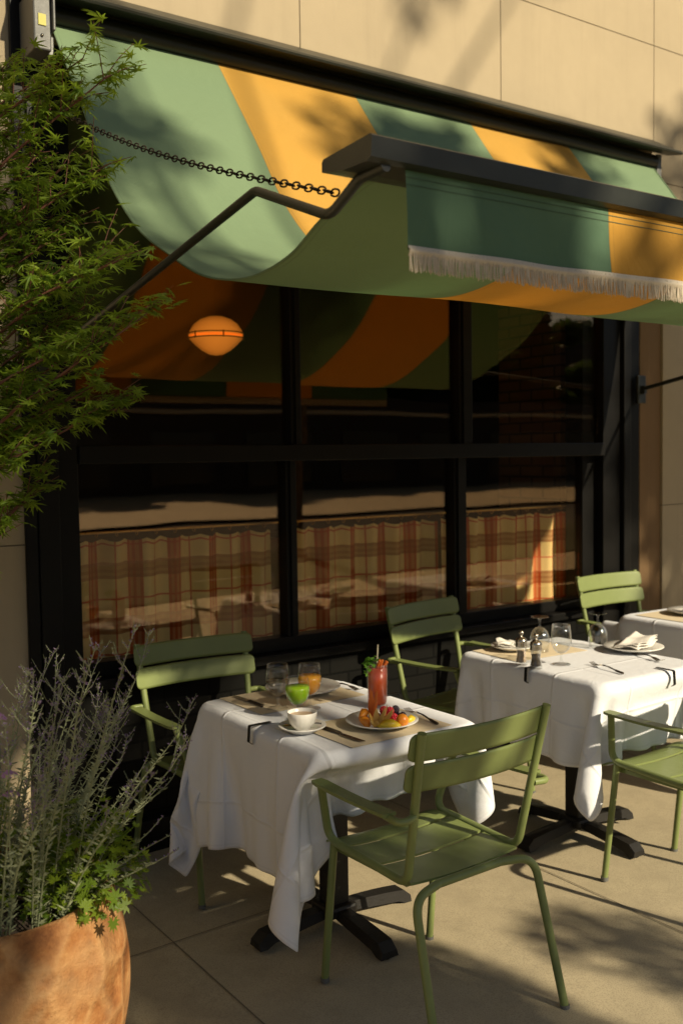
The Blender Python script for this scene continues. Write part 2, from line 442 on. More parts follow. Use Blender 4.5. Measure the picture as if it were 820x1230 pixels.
M['ledge'] = simple('pale_cornice', (.55, .45, .30), .8)
M['farglass'] = simple('dark_far_window', (.012, .014, .018), .15)
def lamp_mat():
    t = NT('lit_amber_lamp_glass')
    lw = t.n('LayerWeight'); lw.inputs['Blend'].default_value = .5
    d = t.pbsdf((.8, .5, .2), .3)
    em = t.n('Emission'); em.inputs[0].default_value = (1, .29, .03, 1); t.l(t.math('MULTIPLY_ADD', lw.outputs['Facing'], -.42, .50), em.inputs[1])
    ad = t.n('AddShader'); t.l(d, ad.inputs[0]); t.l(em.outputs[0], ad.inputs[1])
    return t.done(ad.outputs[0])
M['lamp'] = lamp_mat()

# ------------------------------------------------------------------ setting
def sheet_x(mb, xs, y0, y1, dz):
    for a, b in zip(xs[:-1], xs[1:]):
        mb.add([(a, y0, gz(a)+dz), (b, y0, gz(b)+dz), (b, y1, gz(b)+dz), (a, y1, gz(a)+dz)], [(0,1,2,3)])
gm = MB(); gm.add([(-260,-260,-.75),(260,-260,-.75),(260,260,-.75),(-260,260,-.75)], [(0,1,2,3)])
tag(gm.build('ground', M['asphalt']), kind='structure')
XS = [-60, -6, 12, 80]
vg = MB(); sheet_x(vg, XS, -6.0, -2.2, .02); tag(vg.build('added_dark_verge', M['verge']), kind='structure')  # unseen dark strip, added to dim the pavement reflection over the curtains
pv = MB(); sheet_x(pv, XS, -2.2, 4.3, 0); tag(pv.build('pavement', M['concrete']), kind='structure')
jm = MB()
def joint(a, b, w=.0045):
    a = Vector((a[0], a[1], gz(a[0])+.004)); b = Vector((b[0], b[1], gz(b[0])+.004))
    d = (b-a).normalized(); n = Vector((-d.y, d.x, 0))*w/2
    jm.add([a-n, a+n, b+n, b-n], [(0,3,2,1)])
for k in range(-3, 6): joint((2.76+1.375*k, -2.19), (2.76+1.375*k, 3.77))
for y in (1.05, -.4, -1.85): joint((-6, y), (12, y))
joint((-6, 3.02), (2.0, 3.02), .004)
tag(jm.build('pavement_joints', M['joint']), kind='structure')
kb = MB()
for a, b in zip(XS[:-1], XS[1:]):
    kb.add([(a,-6.003,gz(a)+.003),(b,-6.003,gz(b)+.003),(b,-6.18,gz(b)+.003),(a,-6.18,gz(a)+.003),(a,-6.18,gz(a)-.14),(b,-6.18,gz(b)-.14)], [(0,3,2,1),(3,4,5,2)])
tag(kb.build('kerb', M['stone']), kind='structure')
rd = MB(); sheet_x(rd, XS, -13.5, -6.18, -.135); tag(rd.build('road', M['asphalt']), kind='structure')
fp = MB(); sheet_x(fp, XS, -29, -13.5, -.05); tag(fp.build('far_pavement', M['plaza']), kind='structure')

# --- the restaurant building: stone facade, brick base, window, room behind it
bld = empty('restaurant_building', (0,0,0), 0, 'tan limestone restaurant front with a black framed window over a dark brick base', 'building')
def panels(mb, x0, x1, z0, z1, y=3.80):
    xs = sorted({x0, x1} | {1.237+1.218*k for k in range(-11, 15) if x0+.05 < 1.237+1.218*k < x1-.05})
    zs = sorted({z0, z1} | {1.30+1.335*k for k in range(-1, 6) if z0+.05 < 1.30+1.335*k < z1-.05})
    for a, b in zip(xs[:-1], xs[1:]):
        for c, d in zip(zs[:-1], zs[1:]):
            g = .0025
            mb.box((a+g, y, c+g), (b-g, y+.05, d-g))
fw = MB()
panels(fw, -12, 1.215, -.3, 8.9); panels(fw, 4.98, 16, -.1, 3.20); panels(fw, 1.215, 16, 3.20, 8.9)
fw.build('stone_facade', M['stone'], bld)
bk = MB(); bk.box((-12, 3.8045, -.4), (1.21, 4.1, 8.9)); bk.box((4.985, 3.8045, -.3), (16, 4.1, 8.9)); bk.box((1.21, 3.8045, 3.205), (4.985, 4.1, 8.9))
bk.build('wall_core', M['joint'], bld)
tr = MB(); tr.box((4.76, 3.815, -.1), (4.978, 4.05, 3.2)); tr.box((4.772, 3.80, .1), (4.86, 3.8145, 3.19), c=.006)
tr.build('side_trim', M['stone_b'], bld)
bb = MB(); bb.box((1.39, 3.825, -.1), (4.36, 4.02, .70)); bb.build('brick_base', M['brickdark'], bld)
pl = MB(); pl.box((1.395, 3.775, -.1), (4.355, 3.8245, .13), c=.006); pl.build('plinth', M['black'], bld)
win = MB()
# outer frame with stepped jambs
win.box((1.217, 3.77, -.1), (1.30, 3.95, 3.2), c=.004); win.box((1.3005, 3.80, -.1), (1.388, 3.95, 3.2), c=.004)
win.box((4.35, 3.86, -.05), (4.455, 3.99, 3.2), c=.004); win.box((4.4555, 3.80, -.05), (4.60, 3.99, 3.2), c=.004)
win.box((4.6005, 3.77, -.05), (4.66, 3.99, 3.2), c=.006); win.box((4.6605, 3.79, -.05), (4.757, 3.99, 3.2), c=.006)
win.box((1.389, 3.80, 3.0), (4.455, 3.95, 3.2))
win.box((1.389, 3.785, 1.603), (4.455, 3.95, 1.676), c=.004)
win.box((1.389, 3.78, .70), (4.349, 3.99, .74), c=.004); win.box((1.389, 3.845, .7405), (4.349, 3.93, .800), c=.004)
wf = win.build('window', M['black'], bld)
for (a, b, y, z0, z1) in ((2.375, 2.43, 3.80, 1.677, 2.999), (3.375, 3.463, 3.80, 1.677, 2.999), (2.37, 2.428, 3.85, .801, 1.602), (3.378, 3.462, 3.85, .801, 1.602)):
    m = MB(); m.box((a, y, z0), (b, y+.07, z1), c=.004)
    m.box((a+.018, y-.012, z0), (b-.018, y-.0005, z1)); m.build('mullion', M['black'], wf)
for (a, b) in ((1.389, 2.375), (2.43, 3.375), (3.463, 4.455)):
    m = MB(); m.box((a, 3.838, 1.677), (b, 3.844, 2.999)); m.build('pane', M['pane'], wf)
for (a, b) in ((1.389, 2.37), (2.428, 3.378), (3.462, 4.349)):
    m = MB(); m.box((a, 3.888, .801), (b, 3.894, 1.602)); m.build('pane', M['pane'], wf)
rm = MB()
rm.box((-1.5, 8.9, -.1), (9, 9.1, 3.7)); rm.box((-1.7, 4.1, -.1), (-1.5, 9.1, 3.7)); rm.box((9, 4.1, -.1), (9.2, 9.1, 3.7)); rm.box((-1.7, 4.1, 3.5), (9.2, 9.1, 3.7))
rm.box((-1.5, 8.8, .9), (9, 8.895, .96)); 
for k in range(9): rm.box((-1.3+k*1.15, 8.82, .1), (-.35+k*1.15, 8.895, .85), c=.02)
rm.build('interior_wall', M['inwall'], bld)
fl = MB(); fl.box((-1.5, 4.02, -.1), (9, 8.9, .03)); fl.build('interior_floor', M['infloor'], bld)
co = MB(); co.box((4.70, 4.35, .03), (5.45, 4.9, 3.5)); co.build('interior_pier', M['brickin'], bld)
rf = MB(); rf.box((-12, 3.85, 8.9), (16, 12, 9.1)); rf.build('roof', M['joint'], bld)

# banquettes just inside the window
for k, (x0, x1, lb) in enumerate(((1.5, 3.0, 'tan leather banquette inside behind the left curtains'), (3.1, 4.5, 'tan leather banquette inside nearest the brick pier'))):
    b = empty('banquette', (x0, 4.25, .03), 0, lb, 'banquette', 'banquettes behind the plaid curtains')
    w = x1-x0
    m = MB(); m.box((0, .16, .12), (w, .62, .44), c=.04); m.build('seat', M['leather'], b)
    m = MB(); m.box((0, 0, .0), (w, .155, 1.30-.12), c=.035); m.build('backrest', M['leather'], b)
    m = MB(); m.box((.03, .18, 0), (w-.03, .58, .119)); m.build('base', M['wood'], b)

# pendant lamp
def pendant(loc, label):
    t = empty('pendant_lamp', loc, 0, label, 'pendant lamp'); t.scale = (.88, .88, .88)
    dome = [(0, .13), (.05, .126), (.10, .108), (.14, .078), (.165, .04), (.175, .008)]
    m = MB(); m.lathe(dome[::-1], 36); m.build('upper_shade', M['lamp'], t)
    m = MB(); m.lathe([(0, -.12), (.045, -.112), (.09, -.088), (.13, -.055), (.165, -.018), (.175, -.006)], 36); m.build('lower_shade', M['lamp'], t)
    m = MB()
    for z in (.018, -.014):
        m.tube([(.179*math.cos(a), .179*math.sin(a), z) for a in [2*PI*k/40 for k in range(41)]], .0035, 6, False)
    for k in range(6):
        a = k*PI/3+.3; m.tube([(.181*math.cos(a), .181*math.sin(a), z) for z in (-.02, .024)], .004, 6)
    m.build('band', M['iron'], t)
    m = MB(); q = (3.5-loc[2])/.88; m.tube([(0, 0, .13), (0, 0, q-.002)], .0025, 8); m.lathe([(.06, q-.03), (.05, q-.001)], 20); m.build('stem', M['iron'], t)
pendant((2.65, 5.02, 2.30), 'lit amber glass pendant lamp hanging inside behind the upper left window pane')

# curtain rod and three cafe curtains
rod = empty('curtain_rod', (1.40, 4.00, 1.315), 0, 'thin brass cafe curtain rod across the lower window panes', 'curtain rod')
m = MB(); m.tube([(0, 0, 0), (3.02, 0, 0)], .007, 10); m.build('rail', M['brass'], rod)
for k in range(34):
    m = MB(); x = .04+k*.09
    m.tube([(x, .012*math.cos(a), -.006+.014*math.sin(a)) for a in [2*PI*j/12 for j in range(13)]], .0018, 5, False)
    m.build('curtain_ring', M['brass'], rod)
def curtain(x0, x1, label, seed):
    r = random.Random(seed); ph = [r.uniform(0, 6) for _ in range(4)]
    def fn(u, v):
        x = x0+(x1-x0)*u
        y = 4.04+.026*math.sin(u*(x1-x0)*44+ph[0]+.4*math.sin(v*3))*(1-.35*v)+.010*math.sin(u*(x1-x0)*17+ph[1])
        top = 1.282-.012*abs(math.sin(u*(x1-x0)/.09*PI))*(1-v)**6
        return (x, y, top-v*.60)
    mb = MB(); mb.grid(fn, 160, 12, uv=lambda u, v: (u*(x1-x0)*1.16+seed*.31, (1-v)*.60+.05))
    tag(mb.build('curtain', M['plaid']), label, 'curtain', 'plaid cafe curtains')
curtain(1.40, 2.41, 'plaid rust and cream cafe curtain behind the chair at the front table', 1)
curtain(2.45, 3.41, 'plaid rust and cream cafe curtain in the middle of the three window bays', 2)
curtain(3.47, 4.45, 'plaid rust and cream cafe curtain caught by a patch of sun', 3)

# ------------------------------------------------------------------ awning
XL, XR = 1.30, 4.775; XRF = 4.66
aw = empty('awning', (0, 0, 0), 0, 'green and yellow striped drop awning with fringed valance over the window', 'awning')
prof = crom([(0,3.72,3.245),(0,3.415,2.845),(0,3.207,2.554),(0,2.979,2.346),(0,2.742,2.22),(0,2.556,2.137),(0,2.386,2.097),(0,2.231,2.087),(0,2.07,2.111),(0,1.941,2.165),(0,1.80,2.206),(0,1.70,2.215)], 7)
def can(u, v):
    t = v*(len(prof)-1); i = min(int(t), len(prof)-2); p = prof[i].lerp(prof[i+1], t-i)
    xr = XR+(XRF-XR)*min(1, max(0, (3.72-p.y)/2.0))
    x = XL+(xr-XL)*u
    rip = .006*math.sin(x*2.1+p.y*1.3)*math.sin(v*PI)+.003*math.sin(x*5.7-p.y*2)*math.sin(v*PI)
    return (x, p.y, p.z+rip)
m = MB(); m.grid(can, 70, len(prof)-1); cp = m.build('canopy', M['canopy'], aw)
m = MB()
def hem(u, off):
    pts = []
    for k in range(0, len(prof), 1):
        q = can(u, k/(len(prof)-1)); pts.append((q[0]+off, q[1], q[2]+.002))
    return pts
m.tube(hem(0, .0), .0035, 6); m.build('edge_hem', M['canopy'], cp)
m = MB(); m.tube(hem(1, 0), .0035, 6); m.build('edge_hem', M['canopy'], cp)
# housing hood
m = MB()
m.prism([(3.797,3.43),(3.64,3.335),(3.60,3.318),(3.588,3.304),(3.592,3.296),(3.61,3.298),(3.70,3.318),(3.797,3.36)], 1.20, 4.88)
m.build('housing', M['awnmetal'], aw)
m = MB(); m.tube([(1.285, 3.735, 3.275), (4.80, 3.735, 3.275)], .042, 18); m.build('roller', M['awnmetal'], aw)
bkt = MB(); bkt.box((1.205, 3.62, 3.10), (1.27, 3.795, 3.315), c=.006); bkt.box((1.2705, 3.66, 3.10), (1.292, 3.795, 3.17), c=.004)
bkt.box((1.2705, 3.60, 3.17), (1.280, 3.795, 3.29), c=.003)
bkt = bkt.build('bracket', M['bracket'], aw)
m = MB(); m.box((1.222, 3.616, 3.185), (1.250, 3.6195, 3.225)); m.build('sticker', M['sticker'], bkt)
m = MB(); m.ball((1.235, 3.617, 3.15), .006, 8, 5); m.build('bolt', M['steel'], bkt)
m = MB(); m.box((4.795, 3.70, 3.07), (4.835, 3.795, 3.315), c=.005); m.box((4.77, 3.75, 3.07), (4.7945, 3.795, 3.315), c=.005); m.build('bracket', M['bracket'], aw)
m = MB(); m.box((1.168, 3.775, -.05), (1.215, 3.797, 3.43), c=.004); m.build('side_channel', M['black'], aw)
# front bar
m = MB(); m.prism([(1.584,2.204),(1.580,2.244),(1.586,2.248),(1.750,2.238),(1.756,2.232),(1.756,2.212),(1.68,2.199),(1.60,2.198)], 1.183, XRF+.12)
fb = m.build('front_bar', M['awnmetal'], aw)
# valance
def val(u, v):
    x = 1.285+(XRF-1.285)*u; z = 2.200-v*.163
    y = 1.606-.010*v+.008*math.sin(x*4.3+v*1.4)*v+.005*math.sin(x*11+1)*v+.003*math.sin(x*23)*v
    return (x, y, z)
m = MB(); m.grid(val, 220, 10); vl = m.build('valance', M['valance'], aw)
m = MB()
for vv in (.10, .19, .97):
    n = 220
    a = [val(i/n, vv) for i in range(n+1)]
    m.add([(p[0], p[1]-.0012, p[2]) for p in a]+[(p[0], p[1]-.0012, p[2]-.0016) for p in a], [(i, i+1, n+2+i, n+1+i) for i in range(n)])
m.build('stitching', M['thread'], vl)
m = MB(); n = 1700
for i in range(n):
    u = (i+.5)/n; p = val(u, 1.0); L = .043+.002*math.sin(i*.21)+random.uniform(-.003, .003); w = .0015 if i % 11 else .0006
    x = p[0]; y = p[1]-.003+random.uniform(-.0025, .0025); dx = random.uniform(-.002, .002); dy = random.uniform(-.006, .004)
    m.tube([(x, y, p[2]+.004), (x+dx*.3, y+dy*.2, p[2]-L*.5), (x+dx, y+dy, p[2]-L)], [w, w*1.05, w*.8], 4, False)
def trim(u, v):
    p = val(u, 1.0); return (p[0], p[1]-.005+.003*math.cos(v*PI*2)+.0012*math.sin(u*2200+v*9), p[2]+.009-.022*v)
m.grid(trim, 1400, 5); m.build('fringe', M['fringe'], vl)
# arms and chains
for xx in (1.232, 4.725):
    m = MB(); m.tube(fillet([(xx,3.785,1.975),(xx,2.115,2.262),(xx,1.80,2.138),(xx,1.69,2.192),(xx,1.60,2.196)], [0,.05,.07,.06,0], 8), .0115, 14)
    ar = m.build('arm', M['awnmetal'], aw)
    m = MB(); m.box((xx-.035, 3.745, 1.90), (xx+.035, 3.769, 2.06), c=.005); m.box((xx-.012, 3.72, 1.955), (xx+.012, 3.7445, 2.0)); m.build('wall_plate', M['awnmetal'], ar)
    A = Vector((xx+.02, 3.785, 2.985)); B = Vector((xx+.02, 1.795, 2.188)); n = 76
    m = MB(); d = (B-A); ll = d.length/n
    pts = [A+d*(k/n)+Vector((0,0,-.05*math.sin(PI*k/n))) for k in range(n+1)]
    for k in range(n):
        a, b = pts[k], pts[k+1]; t = (b-a).normalized(); c = (a+b)/2
        s1 = t.cross(Vector((1,0,0))).normalized(); s2 = Vector((1,0,0))
        s = (s1+s2*.25).normalized() if k % 2 else (s1*.25-s2).normalized()
        L = ll*.56; W = .0082
        ring = [c+t*(L*math.copysign(abs(math.cos(q))**.7, math.cos(q)))+s*(W*math.sin(q)) for q in [2*PI*j/16 for j in range(17)]]
        m.tube(ring, .0023, 6, False)
    m.build('chain', M['chain'], aw)

# ------------------------------------------------------------------ chairs
def make_chair():
    t = empty('garden_armchair'); t['category'] = 'armchair'; t['group'] = 'green slatted metal armchairs'
    g = M['green']; rt = .0125
    def slat(mb, y0, y1, zf, half=.225, th=.007, sag=.010, nx=14):
        ny = 6; vs = []; fs = []
        for s in (0, 1):
            for i in range(nx+1):
                u = -1+2*i/nx
                for j in range(ny+1):
                    y = y0+(y1-y0)*j/ny
                    z = zf(y)-sag*(1-u*u)-th*s
                    vs.append((half*u, y, z))
        N = (nx+1)*(ny+1); q = ny+1
        for i in range(nx):
            for j in range(ny):
                fs.append((i*q+j, (i+1)*q+j, (i+1)*q+j+1, i*q+j+1)); fs.append((N+i*q+j, N+i*q+j+1, N+(i+1)*q+j+1, N+(i+1)*q+j))
        for i in range(nx):
            fs.append((i*q, N+i*q, N+(i+1)*q, (i+1)*q)); fs.append((i*q+ny, (i+1)*q+ny, N+(i+1)*q+ny, N+i*q+ny))
        for j in range(ny):
            fs.append((j, j+1, N+j+1, N+j)); fs.append((nx*q+j, N+nx*q+j, N+nx*q+j+1, nx*q+j+1))
        mb.add(vs, fs, False)
    def zf(y):
        k = (y+.15)/.42
        return .447+.020*k-.05*max(0, (y-.17)/.1)**2*.6
    m = MB()
    for (a, b) in ((-.150, -.016), (-.001, .133), (.148, .275)): slat(m, a, b, zf, .207)
    m.box((-.19, -.11, .418), (-.17, .24, .432)); m.box((.17, -.11, .418), (.19, .24, .432))
    m.build('seat', g, t)
    # backrest: two bowed slats with rounded ends
    m = MB()
    for (z0, z1) in ((.718, .797), (.806, .886)):
        nx = 30; nz = 8; vs = []; fs = []; half = .262
        for s in (0, 1):
            for i in range(nx+1):
                u = math.sin((-1+2*i/nx)*PI/2); x = half*u
                e = max(0, (abs(x)-(half-.022))/.022); sq = .48+.52*math.sqrt(max(0, 1-e*e))
                for j in range(nz+1):
                    zz = (z0+z1)/2+(z1-z0)/2*(-1+2*j/nz)*sq
                    y = -.14-.095*(zz-.445)/.44-.035*(1-u*u)+.017-.007*s
                    vs.append((x, y, zz))
        N = (nx+1)*(nz+1); q = nz+1
        for i in range(nx):
            for j in range(nz):
                fs.append((i*q+j, i*q+j+1, (i+1)*q+j+1, (i+1)*q+j)); fs.append((N+i*q+j, N+(i+1)*q+j, N+(i+1)*q+j+1, N+i*q+j+1))
        for i in range(nx):
            fs.append((i*q, (i+1)*q, N+(i+1)*q, N+i*q)); fs.append((i*q+nz, N+i*q+nz, N+(i+1)*q+nz, (i+1)*q+nz))
        for j in range(nz):
            fs.append((j, N+j, N+j+1, j+1)); fs.append((nx*q+j, nx*q+j+1, N+nx*q+j+1, N+nx*q+j))
        m.add(vs, fs, True)
    m.build('backrest', g, t)
    for s in (-1, 1):
        m = MB()
        pth = [(s*.240,-.240,.890),(s*.216,-.145,.445),(s*.216,.222,.462),(s*.268,.185,.648)]
        m.tube(fillet(pth, [0,.05,.045,0], 8), rt, 14)
        m.build('side_frame', g, t)
        m = MB()   # arm: flat slat that turns into a tube hooked onto the back post
        poly = [(-.16, .020), (.165, .024), (.192, .020), (.200, .010)]
        n = 14; vs = []; 
        for k in range(n+1):
            y = .203-(.203+.155)*k/n
            w = .023 if k > 0 else .018
            z = .662-.004*math.sin(PI*k/n)
            xc = s*(.272+.012*k/n)
            vs += [(xc-w, y, z), (xc+w, y, z), (xc+w, y, z-.009), (xc-w, y, z-.009)]
        fs = [(0,1,2,3), (4*n+3, 4*n+2, 4*n+1, 4*n)]
        for k in range(n):
            for e in range(4): fs.append((4*k+e, 4*(k+1)+e, 4*(k+1)+(e+1) % 4, 4*k+(e+1) % 4))
        m.add(vs, fs, False)
        m.tube(fillet([(s*.284,-.135,.650),(s*.288,-.205,.648),(s*.232,-.196,.650)], [0,.03,0], 6), .0105, 12)
        m.build('armrest', g, t)
        m = MB(); m.tube(fillet([(s*.246,-.300,.012),(s*.232,-.195,.425),(s*.12,-.165,.428)], [0,.075,0], 9), rt, 14)
        lg = m.build('leg', g, t)
        m = MB(); m.tube([(s*.2465,-.302,.0), (s*.246,-.300,.014)], .0145, 12); m.build('foot_cap', M['cap'], lg)
        m = MB(); m.tube([(s*.215,.256,.012), (s*.209,.205,.452)], rt*.96, 14)
        lg = m.build('leg', g, t)
        m = MB(); m.tube([(s*.215,.2565,.0), (s*.215,.256,.014)], .0142, 12); m.build('foot_cap', M['cap'], lg)
    m = MB(); m.tube([(-.12,-.165,.428), (.12,-.165,.428)], rt, 14); m.build('rear_rail', g, t)
    m = MB(); m.box((-.205, .198, .425), (.205, .216, .443), c=.003); m.build('front_rail', g, t)
    return t
chair0 = make_chair()
chair0['label'] = 'green slatted armchair seen from behind, sunlit, tucked under the breakfast table'
CH1 = (1.872, 2.25, .03)
chair0.location = (CH1[0], CH1[1], gz(CH1[0])); chair0.rotation_euler = (0, 0, CH1[2])
dup(chair0, (1.795, 3.435, gz(1.8)), PI-.02, 'green slatted armchair beside the planter, against the dark brick below the window')
dup(chair0, (3.09, 3.49, gz(3.09)), PI+.19, 'green slatted armchair between the two nearer tables, turned, below the middle bay')
dup(chair0, (4.41, 3.50, gz(4.41)), PI, 'green slatted armchair with half its back in bright sun beside the brown trim')
dup(chair0, (3.09, 2.19, gz(3.09)), .03, 'green slatted armchair at the right, its arm in front of the second cloth')

# ------------------------------------------------------------------ tables and cloths
def make_table(w, d):
    t = empty('bistro_table'); t['category'] = 'table'; t['group'] = 'pedestal dining tables'
    m = MB(); m.box((-w/2+.05, -d/2+.05, .704), (w/2-.05, d/2-.05, .732), c=.006); m.build('tabletop', M['wooddark'], t)
    m = MB(); m.box((-.10, -.10, .69), (.10, .10, .7035)); m.box((-.038, -.038, .06), (.038, .038, .6895), c=.006); m.build('pedestal', M['iron'], t)
    m = MB(); m.box((-.06, -.06, .045), (.06, .06, .085), c=.012); hub = m.build('hub', M['iron'], t)
    for a in (0, PI/2, PI, 3*PI/2):
        Mx = Matrix.Rotation(a, 4, 'Z'); m = MB(); n = 10; vs = []
        for k in range(n+1):
            u = k/n; x = .03+.285*u; w2 = .028+.007*u; zt = .072-.022*u*u-(.02 if k == n else 0); zb = max(.012, .045-.03*u) if u < .85 else .008
            vs += [(x, -w2, zb), (x, w2, zb), (x, w2*.8, zt), (x, -w2*.8, zt)]
        fs = [(3,2,1,0), (4*n, 4*n+1, 4*n+2, 4*n+3)]
        for k in range(n):
            for e in range(4): fs.append((4*k+e, 4*k+(e+1) % 4, 4*(k+1)+(e+1) % 4, 4*(k+1)+e))
        m.add(vs, fs, False, Mx)
        ft = m.build('foot', M['iron'], t)
        m = MB(); m.lathe([(.014, 0), (.014, .009)], 14, (.292, 0, 0), Mx); m.build('glide', M['black'], ft)
    return t
T1 = (1.888, 2.795, .625, .845); T2 = (3.13, 2.805, .63, .81); T3 = (4.30, 2.92, .63, .81)
table0 = make_table(.63, .83)
table0['label'] = 'black pedestal table under the breakfast cloth, nearest the planter'
table0.location = (T1[0], T1[1], gz(T1[0]))
dup(table0, (T2[0], T2[1], gz(T2[0])), 0, 'black pedestal table under the cloth with salt and pepper mills')
dup(table0, (T3[0], T3[1], gz(T3[0])), 0, 'black pedestal table under the farthest white cloth by the brown trim')

def drape(cx, cy, w, d, zt, ext, capsules, boxes, movers, seed, h=.021, steps=1150):
    """hand written cloth: a linen sheet falls over the table box; movers = chairs pushed in afterwards"""
    l, r, n_, f_ = ext                                       # overhang at -x, +x, -y (near), +y (far)
    x = np.arange(-w/2-l, w/2+r+h*.5, h); y = np.arange(-d/2-n_, d/2+f_+h*.5, h)
    nx, ny = len(x), len(y); rg = np.random.default_rng(seed)
    P = np.zeros((nx, ny, 3)); P[..., 0] = x[:, None]+cx; P[..., 1] = y[None, :]+cy; P[..., 2] = zt+.006
    yy = np.abs(P[..., 1]-cy)/d; P[..., 2] += rg.normal(0, .0008, (nx, ny))
    xx_ = np.abs(P[..., 0]-cx)/w; P[..., 2] += np.where((xx_ > .52) | (yy > .52), .006*np.sin(P[..., 0]*23+seed)*np.sin(P[..., 1]*19+seed*2), 0)
    V = np.zeros_like(P)
    cons = []
    def add(ax, st, sel, off, L, k): cons.append((ax, sel, off, L, k))
    I = np.arange(nx); J = np.arange(ny); groups = []
    for par in (0, 1):
        a = I[:-1][I[:-1] % 2 == par]; groups.append((np.ix_(a, J), np.ix_(a+1, J), h, 1.0))
        b = J[:-1][J[:-1] % 2 == par]; groups.append((np.ix_(I, b), np.ix_(I, b+1), h, 1.0))
        groups.append((np.ix_(a, J[:-1]), np.ix_(a+1, J[1:]), h*2**.5, .35)); groups.append((np.ix_(a, J[1:]), np.ix_(a+1, J[:-1]), h*2**.5, .35))
    for par in (0, 1):
        a = I[:-3][(I[:-3]//3) % 2 == par]; groups.append((np.ix_(a, J), np.ix_(a+3, J), 3*h, .03))
        b = J[:-3][(J[:-3]//3) % 2 == par]; groups.append((np.ix_(I, b), np.ix_(I, b+3), 3*h, .03))
    lo = np.array([cx-w/2, cy-d/2, zt-.055]); hi = np.array([cx+w/2, cy+d/2, zt]); rad = .010
    lo2, hi2 = lo+rad, hi-rad
    dt = .004
    for s in range(steps):
        V[..., 2] -= 9.8*dt; V *= .994
        Q = P+V*dt
        for (A, B, L, k) in groups+groups[:8]:
            dlt = Q[B]-Q[A]; ln = np.sqrt((dlt**2).sum(-1))+1e-9
            cor = dlt*((ln-L)/ln*.5*k)[..., None]
            if L > 2.5*h: cor = np.where((ln < L)[..., None], cor, 0)
            Q[A] += cor; Q[B] -= cor
        # rounded table box
        c = np.clip(Q, lo2, hi2); dv = Q-c; ds = np.sqrt((dv**2).sum(-1))
        inside = ds < 1e-7
        near = (ds < rad) & ~inside
        Q[near] = c[near]+dv[near]/ds[near][:, None]*rad
        if inside.any():
            q = Q[inside]
            pen = np.stack([hi[2]-q[:, 2], q[:, 0]-lo[0], hi[0]-q[:, 0], q[:, 1]-lo[1], hi[1]-q[:, 1]], 1); kx = pen.argmin(1)
            q[kx == 0, 2] = hi[2]; q[kx == 1, 0] = lo[0]; q[kx == 2, 0] = hi[0]; q[kx == 3, 1] = lo[1]; q[kx == 4, 1] = hi[1]
            Q[inside] = q
        top = (Q[..., 2] < zt+.0015) & (Q[..., 2] > zt-.004) & (Q[..., 0] > lo[0]) & (Q[..., 0] < hi[0]) & (Q[..., 1] > lo[1]) & (Q[..., 1] < hi[1])
        Q[top, 0:2] = P[top, 0:2]+(Q[top, 0:2]-P[top, 0:2])*.15
        sh = 0.0
        sets = [(capsules, boxes, 0.0)]
        if movers is not None:
            tt = s/steps
            if tt > .42: sets.append((movers[0], movers[1], -.55*max(0, 1-(tt-.42)/.38)))
        for caps, bxs, oy in sets:
            for (a, b, rr) in caps:
                a = np.array(a)+[0, oy, 0]; b = np.array(b)+[0, oy, 0]; ab = b-a
                t = np.clip(((Q-a)@ab)/(ab@ab), 0, 1); cpt = a+t[..., None]*ab; dv = Q-cpt; ds = np.sqrt((dv**2).sum(-1))+1e-9
                hit = ds < rr
                if hit.any():
                    Q[hit] = cpt[hit]+dv[hit]/ds[hit][:, None]*rr
                    Q[hit] = P[hit]+(Q[hit]-P[hit])*.9 if oy == 0 and movers is None else Q[hit]
            for (a, b) in bxs:
                a = np.array(a)+[0, oy, 0]; b = np.array(b)+[0, oy, 0]
                ins = ((Q > a) & (Q < b)).all(-1)
                if ins.any():
                    q = Q[ins]; q[:, 2] = np.minimum(b[2], P[ins][:, 2]+.012); Q[ins] = q
        Q[..., 2] = np.maximum(Q[..., 2], .02)
        V = (Q-P)/dt; sp = np.sqrt((V**2).sum(-1)); f = np.minimum(1, 3.0/(sp+1e-9)); V *= f[..., None]
        P = Q
    return P
def chair_colliders(c, full=True):
    x, y, rz = c[:3]; z = gz(x)
    Mt = Matrix.Translation((x, y, z)) @ Matrix.Rotation(rz, 4, 'Z')
    caps = []
    for s in (-1, 1):
        caps.append((tuple(Mt @ Vector((s*.270, .205, .655))), tuple(Mt @ Vector((s*.284, -.19, .655))), .031))
        caps.append((tuple(Mt @ Vector((s*.27, .195, .648))), tuple(Mt @ Vector((s*.218, .225, .462))), .020))
        caps.append((tuple(Mt @ Vector((s*.218, .225, .455))), tuple(Mt @ Vector((s*.216, -.14, .445))), .020))
        caps.append((tuple(Mt @ Vector((s*.212, .235, .44))), tuple(Mt @ Vector((s*.215, .256, .0))), .019))
    bars = [(tuple(Mt @ Vector((-.30, .205, zz))), tuple(Mt @ Vector((.30, .205, zz))), .032) for zz in (.64, .54, .44, .34, .24, .15)] if full else []
    return caps+bars, []
